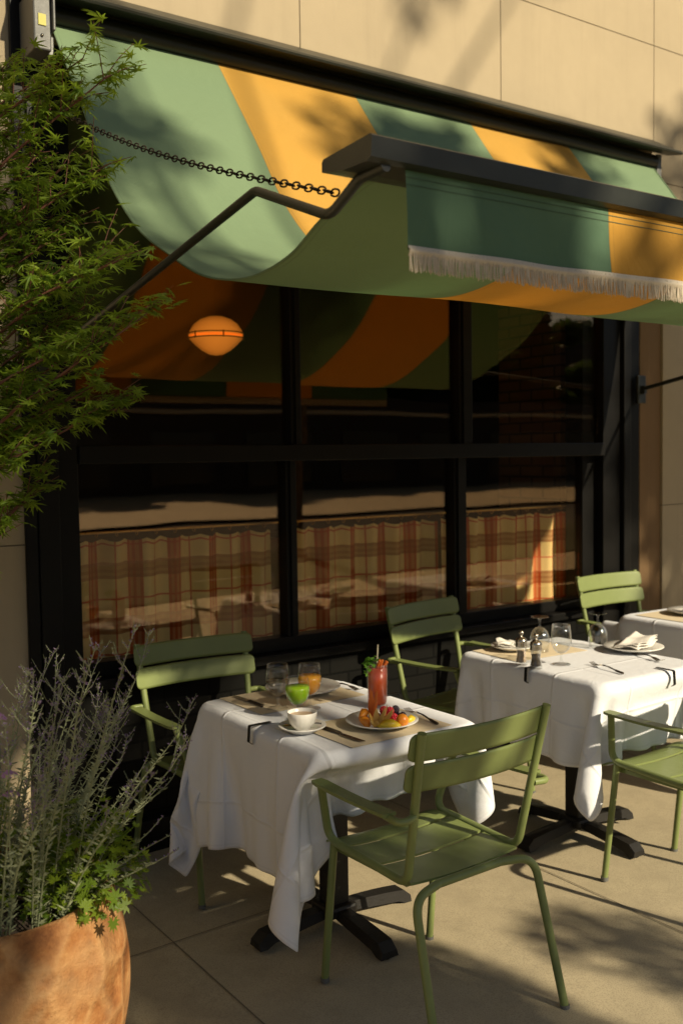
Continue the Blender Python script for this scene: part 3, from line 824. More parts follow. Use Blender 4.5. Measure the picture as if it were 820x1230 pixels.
def cloth(T, ext, fixed, mover, seed, label, extra=[]):
    zt = gz(T[0])+.7485
    fc = []; 
    for c in fixed:
        a, b = chair_colliders(c, False); fc += [(p, q, r_*.9) for p, q, r_ in a]
    fc += extra
    mv = chair_colliders(mover) if mover else None
    P = drape(T[0], T[1], T[2], T[3], zt, ext, fc, [], mv, seed)
    nx, ny = P.shape[:2]; mb = MB()
    mb.v = [tuple(p) for p in P.reshape(-1, 3)]
    for i in range(nx-1):
        for j in range(ny-1):
            q = (i*ny+j, (i+1)*ny+j, (i+1)*ny+j+1, i*ny+j+1)
            mb.uv[len(mb.f)] = [(i/(nx-1), j/(ny-1)), ((i+1)/(nx-1), j/(ny-1)), ((i+1)/(nx-1), (j+1)/(ny-1)), (i/(nx-1), (j+1)/(ny-1))]
            mb.f.append(q); mb.sm.append(True); mb.mi.append(0)
    o = mb.build('tablecloth', M['cloth'])
    ss = o.modifiers.new('sub', 'SUBSURF'); ss.levels = 1; ss.render_levels = 1
    so = o.modifiers.new('hem', 'SOLIDIFY'); so.thickness = .0016; so.offset = 0
    return tag(o, label, 'tablecloth', 'white tablecloths')
C2 = (1.795, 3.435, PI-.02); C3 = (3.09, 3.49, PI+.19); C5 = (3.09, 2.19, .03); C4 = (4.41, 3.50, PI)
cloth(T1, (.40, .22, .26, .31), [C2], CH1, 3, 'white tablecloth under the breakfast plates and drinks, draped low at its corners', [((1.552, 3.34, .52), (1.565, 2.98, .40), .03)])
cloth(T2, (.30, .30, .25, .27), [C3], C5, 5, 'white tablecloth under the salt and pepper mills, beside the sunlit chair arm')
cloth(T3, (.33, .33, .30, .30), [C4], None, 8, 'white tablecloth farthest from the planter, set with one folded napkin')

# ------------------------------------------------------------------ things on the tables
Z1 = gz(T1[0])+.7515; Z2 = gz(T2[0])+.7515; Z3 = gz(T3[0])+.7515
def placemat(c, w, d, rz, z, label):
    m = MB(); m.box((-w/2, -d/2, 0), (w/2, d/2, .0012)); o = m.build('placemat', M['paper'], None, (c[0], c[1], z)); o.rotation_euler = (0, 0, rz)
    tag(o, label, 'placemat', 'kraft paper placemats')
placemat((1.885, 2.54), .40, .29, .02, Z1, 'kraft paper placemat under the fruit plate')
placemat((1.885, 3.04), .44, .29, .02, Z1, 'kraft paper placemat under the empty white plate behind the juices')
placemat((3.07, 3.02), .40, .28, -.05, Z2, 'kraft paper placemat behind the salt and pepper mills')
placemat((4.26, 3.10), .42, .30, .0, Z3, 'kraft paper placemat on the table by the brown trim')
def plate(c, r, z, label, name='plate'):
    t = [(0, .004), (r*.55, .004), (r*.62, .006), (r*.98, .019), (r, .021), (r*.99, .0235), (r*.62, .0105), (r*.55, .008), (0, .0078)]
    m = MB(); m.lathe([(r*.50, 0), (r*.52, .0035)]+t[2:], 56); o = m.build(name, M['china'], None, (c[0], c[1], z))
    return tag(o, label, 'plate', 'white china plates')
plate((1.905, 2.53), .118, Z1+.0015, 'white plate piled with cut fruit')
plate((1.955, 3.08), .140, Z1+.0015, 'empty white plate behind the orange and green juices')
plate((3.41, 2.745), .125, Z2, 'white plate holding a folded napkin on the second table')
plate((3.02, 3.07), .095, Z2+.0015, 'small white plate partly hidden behind the pepper mills')
plate((4.29, 3.08), .13, Z3+.0015, 'white plate under a napkin on the farthest table')
# coffee
sc = plate((1.665, 2.63), .076, Z1, 'white saucer under the coffee cup', 'saucer'); sc['category'] = 'saucer'; del sc['group']
cup = empty('coffee_cup', (1.665, 2.63, Z1+.0085), .6, 'white cup of milky coffee with fine ribs', 'cup')
m = MB(); m.lathe([(.022,0),(.024,.004),(.028,.007),(.041,.022),(.045,.040),(.0475,.056),(.0465,.057),(.044,.055),(.042,.040),(.036,.018),(.02,.010),(0,.009)], 48, wob=lambda a, z: .012*math.cos(a*18) if .01 < z < .05 else 0); m.build('bowl', M['china'], cup)
m = MB(); m.lathe([(0,.0455),(.0425,.0455)], 32, caps=False); m.build('coffee', M['coffee'], cup)
m = MB(); m.tube(crom([(.044,0,.046),(.062,0,.047),(.066,0,.032),(.055,0,.02),(.041,0,.02)], 5), .0035, 8); m.build('handle', M['china'], cup)
def spoon(loc, rz, label):
    t = empty('teaspoon', loc, rz, label, 'spoon')
    m = MB(); m.grid(lambda u, v: (-.012+.024*u if False else (u-.5)*.026*math.sin(PI*min(.98, max(.02, v)))**.6, v*.04, .004-.005*math.sin(PI*u)*math.sin(PI*v)), 8, 10); m.build('bowl', M['steel'], t)
    m = MB(); m.tube(crom([(0,.038,.005),(0,.06,.009),(0,.10,.010),(0,.125,.008)], 5), [.002]*8+[.0028]*8, 8); m.build('handle', M['steel'], t)
spoon((1.612, 2.665, Z1+.018), -2.2, 'teaspoon resting on the coffee saucer')
# goblets
def goblet(name, loc, label, liquid, lev, h=.155, flip=False, group=None):
    gm_ = M['glass2'] if liquid else M['glass']
    t = empty(name, loc, 0, label, 'glass', group)
    b0 = .044
    bowl = [(.006, b0), (.018, b0+.004), (.032, b0+.018), (.040, b0+.038), (.042, b0+.056), (.0395, b0+.085), (.0360, h), (.0351, h), (.0385, b0+.085), (.0408, b0+.056), (.0388, b0+.038), (.031, b0+.0195), (.017, b0+.006), (0, b0+.003)]
    m = MB(); m.lathe([(.005, b0)]+bowl, 40); bo = m.build('bowl', gm_, t)
    m = MB(); m.lathe([(.0375, 0), (.038, .002), (.03, .004), (.010, .008), (.0055, .014), (.0048, .035), (.006, b0+.0005)], 36); m.build('stem', M['glass'], t)
    if liquid:
        pr = [(0, b0+.0045), (.016, b0+.0075), (.0303, b0+.0210), (.0380, b0+.039), (.0401, b0+.056)]
        pr = [p for p in pr if p[1] < b0+lev]
        rr = np.interp(b0+lev, [p[1] for p in [(0, b0+.0045), (.016, b0+.0075), (.0293, b0+.0210), (.0360, b0+.039), (.0376, b0+.055), (.0355, b0+.085)]], [0, .016, .0303, .0380, .0401, .0380])
        m = MB(); m.lathe(pr+[(float(rr), b0+lev), (0, b0+lev)], 36); m.build('drink', liquid, t)
    if flip:
        t.rotation_euler = (PI, 0, 0); t.location.z += h
    return t
goblet('juice_glass', (1.737, 2.770, Z1), 'stemmed glass of green juice behind the coffee cup', M['juice_g'], .066, .140)
goblet('juice_glass', (1.845, 2.862, Z1), 'stemmed glass of orange juice', M['juice_o'], .070)
goblet('water_glass', (1.755, 2.925, Z1+.001), 'stemmed glass of water left of the orange juice', M['water'], .055)
goblet('wine_glass', (2.967, 2.745, Z2), 'upright empty stemmed glass right of the pepper mills', None, 0, .160)
goblet('wine_glass', (3.085, 2.975, Z2+.0015), 'upside down stemmed glass behind the pepper mills', None, 0, .150, True, 'upturned glasses')
goblet('wine_glass', (3.352, 2.89, Z2), 'upside down stemmed glass behind the folded napkin', None, 0, .150, True, 'upturned glasses')
# tomato cocktail
tc = empty('tomato_cocktail', (2.042, 2.735, Z1), 0, 'tall glass of red tomato cocktail with celery leaves and a straw', 'drink')
m = MB(); m.lathe([(.029,0),(.0315,.002),(.0335,.02),(.0345,.08),(.0365,.150),(.0355,.1505),(.0335,.08),(.0320,.02),(.028,.010),(0,.009)], 40); m.build('tumbler', M['glass2'], tc)
m = MB(); m.lathe([(0,.0105),(.0275,.011),(.0315,.022),(.0330,.08),(.0346,.138),(0,.1385)], 36); m.build('drink', M['tomato'], tc)
m = MB(); m.tube([(.002,.01,.09), (.008,.006,.215)], .0028, 8); m.build('straw', M['straw'], tc)
m = MB()
for k in range(26):
    a = random.uniform(2.2, 4.4) if k < 20 else random.uniform(0, 6); r0 = random.uniform(.012, .034); c = Vector((r0*math.cos(a)-.012, r0*math.sin(a)+.004, .150+random.uniform(-.004, .022)))
    if k < 6: c = Vector((-.045-random.uniform(0,.022), -.008+random.uniform(-.012,.012), .158-.007*k))
    e = Euler((random.uniform(-.8,.8), random.uniform(-.8,.8), random.uniform(0,6))).to_matrix().to_4x4(); s_ = random.uniform(.010, .017)
    pts = [(s_*q*math.cos(b), s_*q*math.sin(b), .002*math.sin(b*3)) for b, q in [(2*PI*j/10, (1 if j % 2 else .5)) for j in range(10)]]
    m.add(pts, [tuple(range(10))], False, Matrix.Translation(c) @ e)
m.tube(crom([(-.01,.0,.135),(-.028,-.004,.157),(-.052,-.008,.160)], 5), .0025, 6)
m.build('celery_leaves', M['celery'], tc)
m = MB()
for k in range(3): m.box((-.006, -.004, 0), (.006, .004, .03), Matrix.Translation((.014-.012*k, -.014, .134+.004*k)) @ Euler((.3, .4-.4*k, .5*k)).to_matrix().to_4x4(), c=.002)
m.build('pepper_garnish', M['spike'], tc)
# cutlery
def knife(loc, rz, label):
    t = empty('table_knife', loc, rz, label, 'knife', 'table knives')
    m = MB(); n = 12; vs = []
    for k in range(n+1):
        u = k/n; y = u*.105; w = .0095*(1-max(0, (u-.72)/.28)**2*.85)
        vs += [(-.006, y, .0035), (-.006+w*1.75, y, .0035), (-.006+w*1.75, y, .0045), (-.006, y, .0055)]
    fs = [(0,1,2,3), (4*n+3,4*n+2,4*n+1,4*n)]
    for k in range(n):
        for e in range(4): fs.append((4*k+e, 4*(k+1)+e, 4*(k+1)+(e+1) % 4, 4*k+(e+1) % 4))
    m.add(vs, fs); m.build('blade', M['steel'], t)
    m = MB(); m.tube(crom([(0,.0,.0045),(0,-.012,.006),(0,-.05,.0062),(0,-.095,.0055)], 5), [.0038]*5+[.0052]*5+[.006]*6, 10); m.build('handle', M['darksteel'], t)
def fork(loc, rz, label):
    t = empty('table_fork', loc, rz, label, 'fork', 'table forks')
    m = MB()
    for k in range(4):
        x = -.0095+.0063*k
        m.tube(crom([(x,.040,.008),(x,.062,.004),(x,.088,.011)], 5), [.0016]*6+[.0013]*5, 6)
    m.grid(lambda u, v: ((u-.5)*(.006+.017*min(1, v*1.5)), .012+.030*v, .012-.004*v-.003*math.sin(PI*u)), 6, 8)
    m.build('tines', M['steel'], t)
    m = MB(); m.tube(crom([(0,.014,.0115),(0,-.02,.012),(0,-.07,.006),(0,-.11,.004)], 5), [.0026]*5+[.003]*5+[.0048]*6, 8); m.build('handle', M['darksteel'], t)
knife((1.737, 2.512, Z1+.0015), PI+.06, 'table knife at the near edge, left of the fruit plate')
knife((1.715, 3.065, Z1+.0015), .02, 'table knife on the far mat, left of the empty plate')
fork((2.066, 2.535, Z1+.0015), -.15, 'table fork right of the fruit plate')
fork((2.115, 3.03, Z1+.0015), PI+.1, 'table fork on the far mat, right of the empty plate')
fork((3.035, 2.58, Z2), -.22, 'table fork alone on the second white cloth')
knife((2.985, 3.11, Z2+.0015), .06, 'table knife on the mat behind the pepper mills')
fork((3.325, 2.60, Z2), 2.9, 'table fork beside the napkin plate near the cloth clip')
# tablecloth clips
def clip(p, dirx, label, drop=.05, z=Z1):
    m = MB(); W = .007; d = Vector((dirx[0], dirx[1], 0)).normalized(); n = Vector((-d.y, d.x, 0))
    pts = [Vector((p[0], p[1], z+.003))+d*.068, Vector((p[0], p[1], z+.003))-d*.012, Vector((p[0], p[1], z-drop))-d*.016, Vector((p[0], p[1], z-drop-.008))-d*.004]
    pts = fillet(pts, [0, .006, .006, 0], 4)
    vs = []
    for q in pts: vs += [q-n*W, q+n*W]
    N = len(pts); m.add(vs, [(2*i, 2*i+2, 2*i+3, 2*i+1) for i in range(N-1)])
    o = m.build('tablecloth_clip', M['black']); so = o.modifiers.new('t', 'SOLIDIFY'); so.thickness = .0022; so.offset = 0
    tag(o, label, 'clip', 'black tablecloth clips')
clip((T1[0]-T1[2]/2-.003, 2.785), (1, 0), 'black tablecloth clip on the edge beside the coffee cup')
clip((T1[0]+T1[2]/2+.003, 2.84), (-1, 0), 'black tablecloth clip behind the tomato cocktail')
clip((T2[0]-T2[2]/2-.003, 2.775), (1, 0), 'black tablecloth clip in front of the pepper mills', z=Z2)
clip((3.20, T2[1]-T2[3]/2-.003), (0, 1), 'black tablecloth clip below the folded napkin', z=Z2)
# mills
def mill(loc, label, fill):
    t = empty('spice_mill', loc, 0, label, 'spice mill', 'salt and pepper mills')
    m = MB(); m.lathe([(.024,0),(.025,.004),(.0235,.012),(.019,.030),(.0175,.045),(.021,.066),(.022,.074),(.0205,.074),(.0165,.046),(.018,.03),(.022,.012),(.0,.006)], 30); m.build('glass_body', M['glass'], t)
    m = MB(); m.lathe([(0,.0065),(.0213,.0125),(.0176,.030),(.0163,.045),(.0175,.056),(0,.058)], 24); m.build('contents', fill, t)
    m = MB(); m.lathe([(.0235,.0742),(.0245,.078),(.022,.086),(.024,.094),(.022,.104),(.013,.111),(.006,.114),(.0055,.120),(.0095,.125),(.0105,.131),(.007,.137),(0,.139)], 30); m.build('cap', M['steel'], t)
mill((2.838, 2.838, Z2), 'glass salt mill of pink salt with a chrome cap', M['salt'])
mill((2.832, 2.752, Z2), 'glass pepper mill of dark peppercorns with a chrome cap', M['pepper'])
# napkins
def napkin(loc, rz, label, seed, L=.20, W=.115):
    r = random.Random(seed); p = [r.uniform(0, 6) for _ in range(4)]
    m = MB()
    for lay in range(3):
        def fn(u, v, lay=lay):
            x = (u-.5)*L*(1-.04*lay); y = (v-.5)*W*(1-.06*lay)
            z = .004+.006*lay+.010*math.sin(u*2.6+p[0])*v+.014*(u**3)+.006*math.sin(v*5+p[1]+lay)+.004*math.sin(u*9+v*4+p[2])
            return (x+.006*lay, y+.005*math.sin(u*7+p[3]+lay), max(.002+.004*lay, z))
        m.grid(fn, 26, 16)
    o = m.build('napkin', M['napkin'], None, loc); o.rotation_euler = (0, 0, rz)
    so = o.modifiers.new('t', 'SOLIDIFY'); so.thickness = .002
    tag(o, label, 'napkin', 'white cloth napkins')
napkin((3.44, 2.755, Z2+.018), .25, 'folded white napkin on the plate of the second table', 2)
napkin((4.28, 3.09, Z3+.018), -.1, 'folded white napkin on the farthest table', 6)
napkin((2.975, 3.07, Z2+.02), .9, 'small folded white napkin behind the pepper mills', 9, .09, .07)

# fruit
F0 = Vector((1.905, 2.53, Z1+.010))
def fruit(name, mb, mat, off, rot, label, cat, group=None):
    o = mb.build(name, mat, None, F0+Vector(off)); o.rotation_euler = rot
    return tag(o, label, cat, group)
def wedge(r, w, ang=PI*.8, inner=.35, n=16):
    m = MB(); vs = []; fs = []
    for k in range(n+1):
        a = -ang/2+ang*k/n; tp = math.cos((k/n-.5)*PI)**.5*.8+.2
        for (rr, yy) in ((r, 0), (r*(1-(1-inner)*.35), w*tp), (r*inner+r*(1-inner)*(1-tp)*.6, w*.55*tp), (r*inner+r*(1-inner)*(1-tp)*.6, -w*.55*tp), (r*(1-(1-inner)*.35), -w*tp)):
            vs.append((rr*math.sin(a), yy, rr*math.cos(a)))
    for k in range(n):
        for e in range(5): fs.append((5*k+e, 5*k+(e+1) % 5, 5*(k+1)+(e+1) % 5, 5*(k+1)+e))
    fs += [tuple(range(5))[::-1], tuple(5*n+e for e in range(5))]
    m.add(vs, fs, True); return m
fruit('melon_slice', wedge(.036, .014, PI*1.15, .45), M['melon'], (-.062, .028, .018), (.5, .3, .9), 'curled orange melon slice at the left of the fruit', 'fruit')
fruit('melon_slice', wedge(.030, .015, PI*.9, .3), M['melon'], (-.073, -.012, .008), (-.4, -.3, 1.4), 'flat orange melon slice lying at the left rim of the fruit plate', 'fruit')
fruit('pineapple_slice', wedge(.042, .016, PI*.9, .25), M['pine'], (-.028, -.070, .006), (1.0, 0, -.5), 'yellow pineapple slice at the front of the fruit', 'fruit')
fruit('pineapple_slice', wedge(.034, .014, PI*.9, .25), M['pine'], (.060, -.048, .004), (1.1, .2, .7), 'yellow pineapple slice tucked behind the golden berry', 'fruit')
m = MB(); m.ball((0,0,0), .020, 16, 12, sq=(1, 1, 1.05)); fruit('golden_berry', m, M['melon'], (.014, -.088, .024), (0,0,0), 'round orange golden berry in front of the raspberries', 'fruit')
def husk(L, w, n, spread, tip=1.0):
    m = MB()
    for k in range(n):
        a = 2*PI*k/n+random.uniform(-.2,.2); sp = spread*random.uniform(.7, 1.2)
        def fn(u, v, a=a, sp=sp):
            ww = w*math.sin(PI*min(.97, .08+v*.92))**.7*(1-v*.25)
            r = .006+sp*v*L
            x = r*math.cos(a)-(u-.5)*ww*math.sin(a); y = r*math.sin(a)+(u-.5)*ww*math.cos(a)
            return (x, y, v*L*math.cos(sp*.6)+.003*math.cos((u-.5)*PI))
        m.grid(fn, 4, 8)
    return m
fruit('berry_husk', husk(.098, .022, 5, .12), M['spike'], (-.030, .015, .008), (0, .06, 0), 'upright orange papery husk standing in the fruit', 'fruit')
fruit('berry_husk', husk(.05, .022, 6, .45), M['husk'], (-.062, -.052, .010), (.4, -.3, 0), 'open straw coloured husk at the front left of the fruit', 'fruit')
fruit('berry_husk', husk(.055, .02, 5, .25), M['husk'], (-.022, -.030, .008), (.5, .15, .4), 'pale green husk leaning on the pineapple', 'fruit')
def drupe(r, n=40):
    m = MB(); ga = PI*(3-5**.5)
    for k in range(n):
        z = 1-2*(k+.5)/n; q = math.sqrt(1-z*z); a = k*ga
        m.ball((r*.78*q*math.cos(a), r*.78*q*math.sin(a), r*.85*z), r*.30, 6, 5)
    return m
rb = None
for k, (x, y, z) in enumerate(((.010, .0, .014), (.028, .020, .012), (.002, .030, .012), (.040, -.012, .012), (.018, .014, .034), (.034, .002, .032), (.000, -.020, .016))):
    if rb is None: rb = fruit('raspberry', drupe(.0135), M['rasp'], (x, y, z), (0,0,0), 'red raspberry heaped in the middle of the fruit plate', 'raspberry', 'raspberries on the fruit plate')
    else: dup(rb, F0+Vector((x, y, z)), k*1.3)
bb_ = None
for k, (x, y, z) in enumerate(((.066, .012, .014), (.074, -.014, .013), (.058, .034, .012), (.062, .008, .032))):
    if bb_ is None: bb_ = fruit('blackberry', drupe(.0125), M['blackb'], (x, y, z), (0,0,0), 'dark blackberry at the right of the raspberries', 'blackberry', 'blackberries on the fruit plate')
    else: dup(bb_, F0+Vector((x, y, z)), k*1.7)

# ------------------------------------------------------------------ planter and plants
PC = Vector((.615, 2.385, gz(.615)))
pot = empty('terracotta_pot', PC, 0, 'large round terracotta pot of sage and geranium at the lower left', 'planter')
def wob(a, z): return .010*math.sin(a*3+2+z*4)+.006*math.sin(a*7-z*11)+.004*math.sin(a*13+z*17)
pp = crom([(.20,0,0),(.215,0,.02),(.275,0,.14),(.318,0,.28),(.330,0,.40),(.322,0,.50),(.302,0,.575),(.292,0,.603),(.280,0,.610),(.268,0,.605),(.262,0,.56),(.26,0,.52)], 7)
m = MB(); m.lathe([(p.x*.995, p.z*1.04) for p in pp], 220, wob=wob)
m.build('body', M['terra'], pot)
m = MB(); m.grid(lambda u, v: (.255*u*math.cos(2*PI*v), .255*u*math.sin(2*PI*v), .578+.018*math.sin(u*9+v*13)*(1-u)), 10, 36); m.build('soil', M['soil'], pot)

def rot_to(d):
    return Vector(d).to_track_quat('Z', 'Y').to_matrix().to_4x4()
# silver sage
sg = empty('russian_sage', PC+Vector((0,0,.58)), 0, 'silvery sage with tall thin stems and faded purple spikes in the pot', 'plant')
st = MB(); lf = MB(); fl_ = MB(); r = random.Random(11)
def small_leaf(mb, p, d, L, w, roll=0):
    Mx = Matrix.Translation(p) @ rot_to(d) @ Matrix.Rotation(roll, 4, 'Z')
    mb.add([(0,0,0), (w/2,.0,L*.4), (0,w*.2,L), (-w/2,0,L*.4)], [(0,1,2,3)], False, Mx)
for k in range(130):
    a = r.uniform(0, 2*PI); q = .24*math.sqrt(r.random()); base = Vector((q*math.cos(a), q*math.sin(a), 0))
    H = (r.uniform(.18, .50) if k > 24 else r.uniform(.50, .72)); br_ = r.uniform(-.05, .05)
    lean = Vector((math.cos(a), math.sin(a), 0))*(q*.9)+Vector((r.uniform(-.10,.10), r.uniform(-.10,.10), 0))
    if k in (3, 7, 11): lean += Vector((.11, .02, 0)); H *= .9
    pts = crom([base, base+lean*.35+Vector((0,0,H*.45)), base+lean*.8+Vector((r.uniform(-.02,.02), r.uniform(-.02,.02), H*.8)), base+lean+Vector((0,0,H))], 7)
    n = len(pts); st.tube(pts, [.0024*(1-.72*i/n) for i in range(n)], 5)
    for i in range(2, n):
        u = i/n; t = (pts[i]-pts[i-1]).normalized()
        for c in range(7 if u < .6 else 3):
            an = r.uniform(0, 2*PI); d = Vector((math.cos(an), math.sin(an), r.uniform(.2, .9)))
            p = pts[i-1].lerp(pts[i], r.random())
            if u < .62: small_leaf(lf, p, d, r.uniform(.012, .028)*(1.15-u*.6), r.uniform(.003, .006), r.uniform(0, 6))
            else: small_leaf(fl_ if r.random() < .7 else lf, p, d, r.uniform(.005, .010), r.uniform(.003, .005), r.uniform(0, 6))
        if u > .55 and i % 2 == 0 and H > .35:
            for s_ in (0, 1):
                an = r.uniform(0, 2*PI); L = .09*(1.15-u)*r.uniform(.8, 1.5)
                d = Vector((math.cos(an)*.75, math.sin(an)*.75, .75)); e = [pts[i], pts[i]+d*L*.5, pts[i]+d*L+Vector((0,0,L*.25))]
                st.tube(e, [.0011,.0009,.0006], 4)
                for c in range(10):
                    w_ = r.random(); p = pts[i]+d*L*w_; an2 = r.uniform(0, 6.3)
                    small_leaf(fl_ if r.random() < .75 else lf, p, (math.cos(an2), math.sin(an2), .5), r.uniform(.004, .008), .0035, an2)
st.build('stems', M['sage'], sg); lf.build('leaves', M['sage'], sg); fl_.build('flowers', M['sageflower'], sg)
# geranium
def lobed(mb, c, nrm, size, roll, lobes=7, cut=.45, cup=.12):
    Mx = Matrix.Translation(c) @ rot_to(nrm) @ Matrix.Rotation(roll, 4, 'Z')
    pts = [(0, 0, 0)]; n = lobes*2+1
    for k in range(n):
        a = -PI*.80+PI*1.6*k/(n-1); q = (1.0 if k % 2 else cut)*(1-.28*abs(a)/(PI*.8))
        if k % 2 == 0 and k in (0, n-1): q = .35
        pts.append((size*q*math.sin(a), size*q*math.cos(a), cup*size*q*q))
    mb.add(pts, [(0, k, k+1) for k in range(1, n)], False, Mx)
ge = empty('scented_geranium', PC+Vector((.19, -.13, .635)), 0, 'bright green lobed geranium spilling over the right rim of the terracotta pot', 'plant')
gl = MB(); gs = MB(); r = random.Random(5)
for k in range(430):
    th = r.uniform(0, 2*PI); ph = r.uniform(-.35, 1.25); q = r.uniform(.55, 1.0)
    c = Vector((.155*q*math.cos(th)*math.cos(ph)*1.05, .17*q*math.sin(th)*math.cos(ph), .02+.19*q*math.sin(ph)))
    nr = (c-Vector((0,0,-.06))).normalized()+Vector((r.uniform(-.5,.5), r.uniform(-.5,.5), r.uniform(-.1,.6)))
    lobed(gl, c, nr, r.uniform(.011, .029), r.uniform(0, 6), r.choice((7, 9)), r.uniform(.42, .58), r.uniform(.0, .35))
    if k % 4 == 0: gs.tube(crom([(0,0,-.03), c*.5+Vector((0,0,.01)), c], 4), .0016, 5)
for k in range(420):
    th = r.uniform(0, 2*PI); q = .25*math.sqrt(r.random()); c = Vector((-.19+q*math.cos(th), .13+q*math.sin(th), r.uniform(-.07, .20)*(1.25-q/.3)))
    lobed(gl, c, (r.uniform(-.7,.7), r.uniform(-.8,.4), r.uniform(.3,1)), r.uniform(.008, .020), r.uniform(0, 6), 7, .5, .2)
gl.build('leaves', M['geran'], ge); gs.build('stems', M['geran'], ge)
# mauve scabious flowers
fw_ = empty('mauve_flower', PC+Vector((.02, .12, .56)), 0, 'mauve pincushion flowers among the sage at the left edge', 'flower')
r = random.Random(3); hp = MB(); hs = MB()
for k, (x, y, z) in enumerate(((-.010, -.307, .395), (-.002, -.29, .345), (-.022, -.285, .52), (.045, .04, .29))):
    hs.tube(crom([(x*.3, y*.3, 0), (x*.6, y*.6, z*.5), (x, y, z-.004)], 5), .0014, 5)
    for j in range(46):
        a = r.uniform(0, 6.28); q = r.random()
        lobed(hp, Vector((x+.017*q*math.cos(a), y+.017*q*math.sin(a), z+.008*(1-q))), (math.cos(a)*q, math.sin(a)*q-.3, 1.0), .008, r.uniform(0, 6), 3, .5)
hp.build('petals', M['pink'], fw_); hs.build('stems', M['geran'], fw_)

# ------------------------------------------------------------------ japanese maple in its own tub
mp = empty('japanese_maple', (.46, 2.98, gz(.46)), 0, 'feathery green maple with red brown twigs reaching in front of the awning', 'tree')
MO = Vector((.46, 2.98, gz(.46)))
tips = [(.98,2.561,2.667),(1.042,2.577,2.631),(.974,2.743,2.591),(.954,2.886,2.699),(.922,2.957,2.501),(.994,2.78,2.445),(1.023,2.635,2.392),(.934,2.936,2.331),(1.006,2.761,2.281),(1.012,2.565,2.156),(1.024,2.373,2.135),(.907,2.944,2.162),(.967,2.837,2.103),(1.007,2.683,2.039),(1.04,2.473,1.982),(1.043,2.349,1.982),(.918,2.923,1.968),(.988,2.809,1.913),(1.016,2.662,1.821),(1.028,2.528,1.768),(.901,2.923,1.798),(.952,2.823,1.747),(.865,2.939,1.654),(.914,2.837,1.557),(.86,2.929,1.46),(.923,3.097,2.782),(.761,3.067,2.479),(.73,3.187,2.134),(.732,3.041,1.801),(.819,3.167,2.759),(.763,3.006,1.607),(.915,2.715,2.461),(.91,2.761,2.202),(.983,2.644,2.122),(.976,2.701,1.982)]
r = random.Random(21); tk = MB(); br = MB(); ml = MB()
trunk = crom([(0,0,.42),(.03,.01,.9),(-.01,.03,1.35),(.05,.0,1.8),(.04,.02,2.25),(.08,.0,2.7)], 6)
tk.tube(trunk, [.026-.018*i/len(trunk) for i in range(len(trunk))], 10)
def maple_leaf(c, nrm, size, roll):
    Mx = Matrix.Translation(c) @ rot_to(nrm) @ Matrix.Rotation(roll, 4, 'Z')
    pts = [(0, -.12*size, 0)]; L = [.42, .72, .92, 1.0, .92, .72, .42]; A = [-2.15, -1.40, -.68, 0, .68, 1.40, 2.15]
    dr = r.uniform(.10, .35)
    for k in range(7):
        for (q, da) in ((.34, -.33), (.62, -.10), (1.0, 0), (.62, .10)):
            a = A[k]+da; rr = size*L[k]*(q if q != .34 else .22/L[k] if L[k] > .5 else .4)
            pts.append((rr*math.sin(a), rr*math.cos(a), -dr*rr*rr/size))
    n = len(pts); ml.add(pts, [(0, k, k+1) for k in range(1, n-1)], False, Mx)
for T in tips:
    T = Vector(T)-MO
    s = min(max(T.z-.45-r.uniform(0, .25), .75), 2.55); i = min(range(len(trunk)), key=lambda k: abs(trunk[k].z-s)); b0 = trunk[i]
    mid = b0.lerp(T, .5)+Vector((r.uniform(-.03,.03), r.uniform(-.03,.03), .07))
    pth = crom([b0, mid, T], 8); n = len(pth); br.tube(pth, [.0075*(1-.8*k/n) for k in range(n)], 6)
    for k in range(25):
        u = r.uniform(.42, 1.05); j = min(n-1, int(u*(n-1))); p = pth[j]
        out = (T-b0).normalized()+Vector((r.uniform(-.9,.9), r.uniform(-.9,.9), r.uniform(-.25,.45))); L = r.uniform(.05, .15)
        e = p+out.normalized()*L; br.tube([p, p.lerp(e, .5)+Vector((0,0,.008)), e], [.0017,.0013,.0008], 4, False)
        for q in range(6):
            w_ = .25+.75*q/5+r.uniform(-.06,.06); c = p.lerp(e, w_)+Vector((r.uniform(-.02,.02), r.uniform(-.02,.02), r.uniform(-.018,.012)))
            nr = Vector((r.uniform(-.7,.7), r.uniform(-.9,.5), 1.0)); maple_leaf(c, nr, r.uniform(.022, .048), r.uniform(0, 6.3))
tk.build('trunk', M['bark'], mp); br.build('branches', M['bark'], mp); ml.build('crown', M['maple'], mp)
tub = empty('planter_tub', MO, 0, 'dark tub that holds the maple, against the wall beside the terracotta pot', 'planter')
m = MB(); m.lathe([(.17,0),(.19,.02),(.225,.40),(.235,.45),(.222,.452),(.212,.40)], 40); m.build('body', M['iron'], tub)
m = MB(); m.lathe([(0,.425),(.214,.42)], 30, caps=False); m.build('soil', M['soil'], tub)

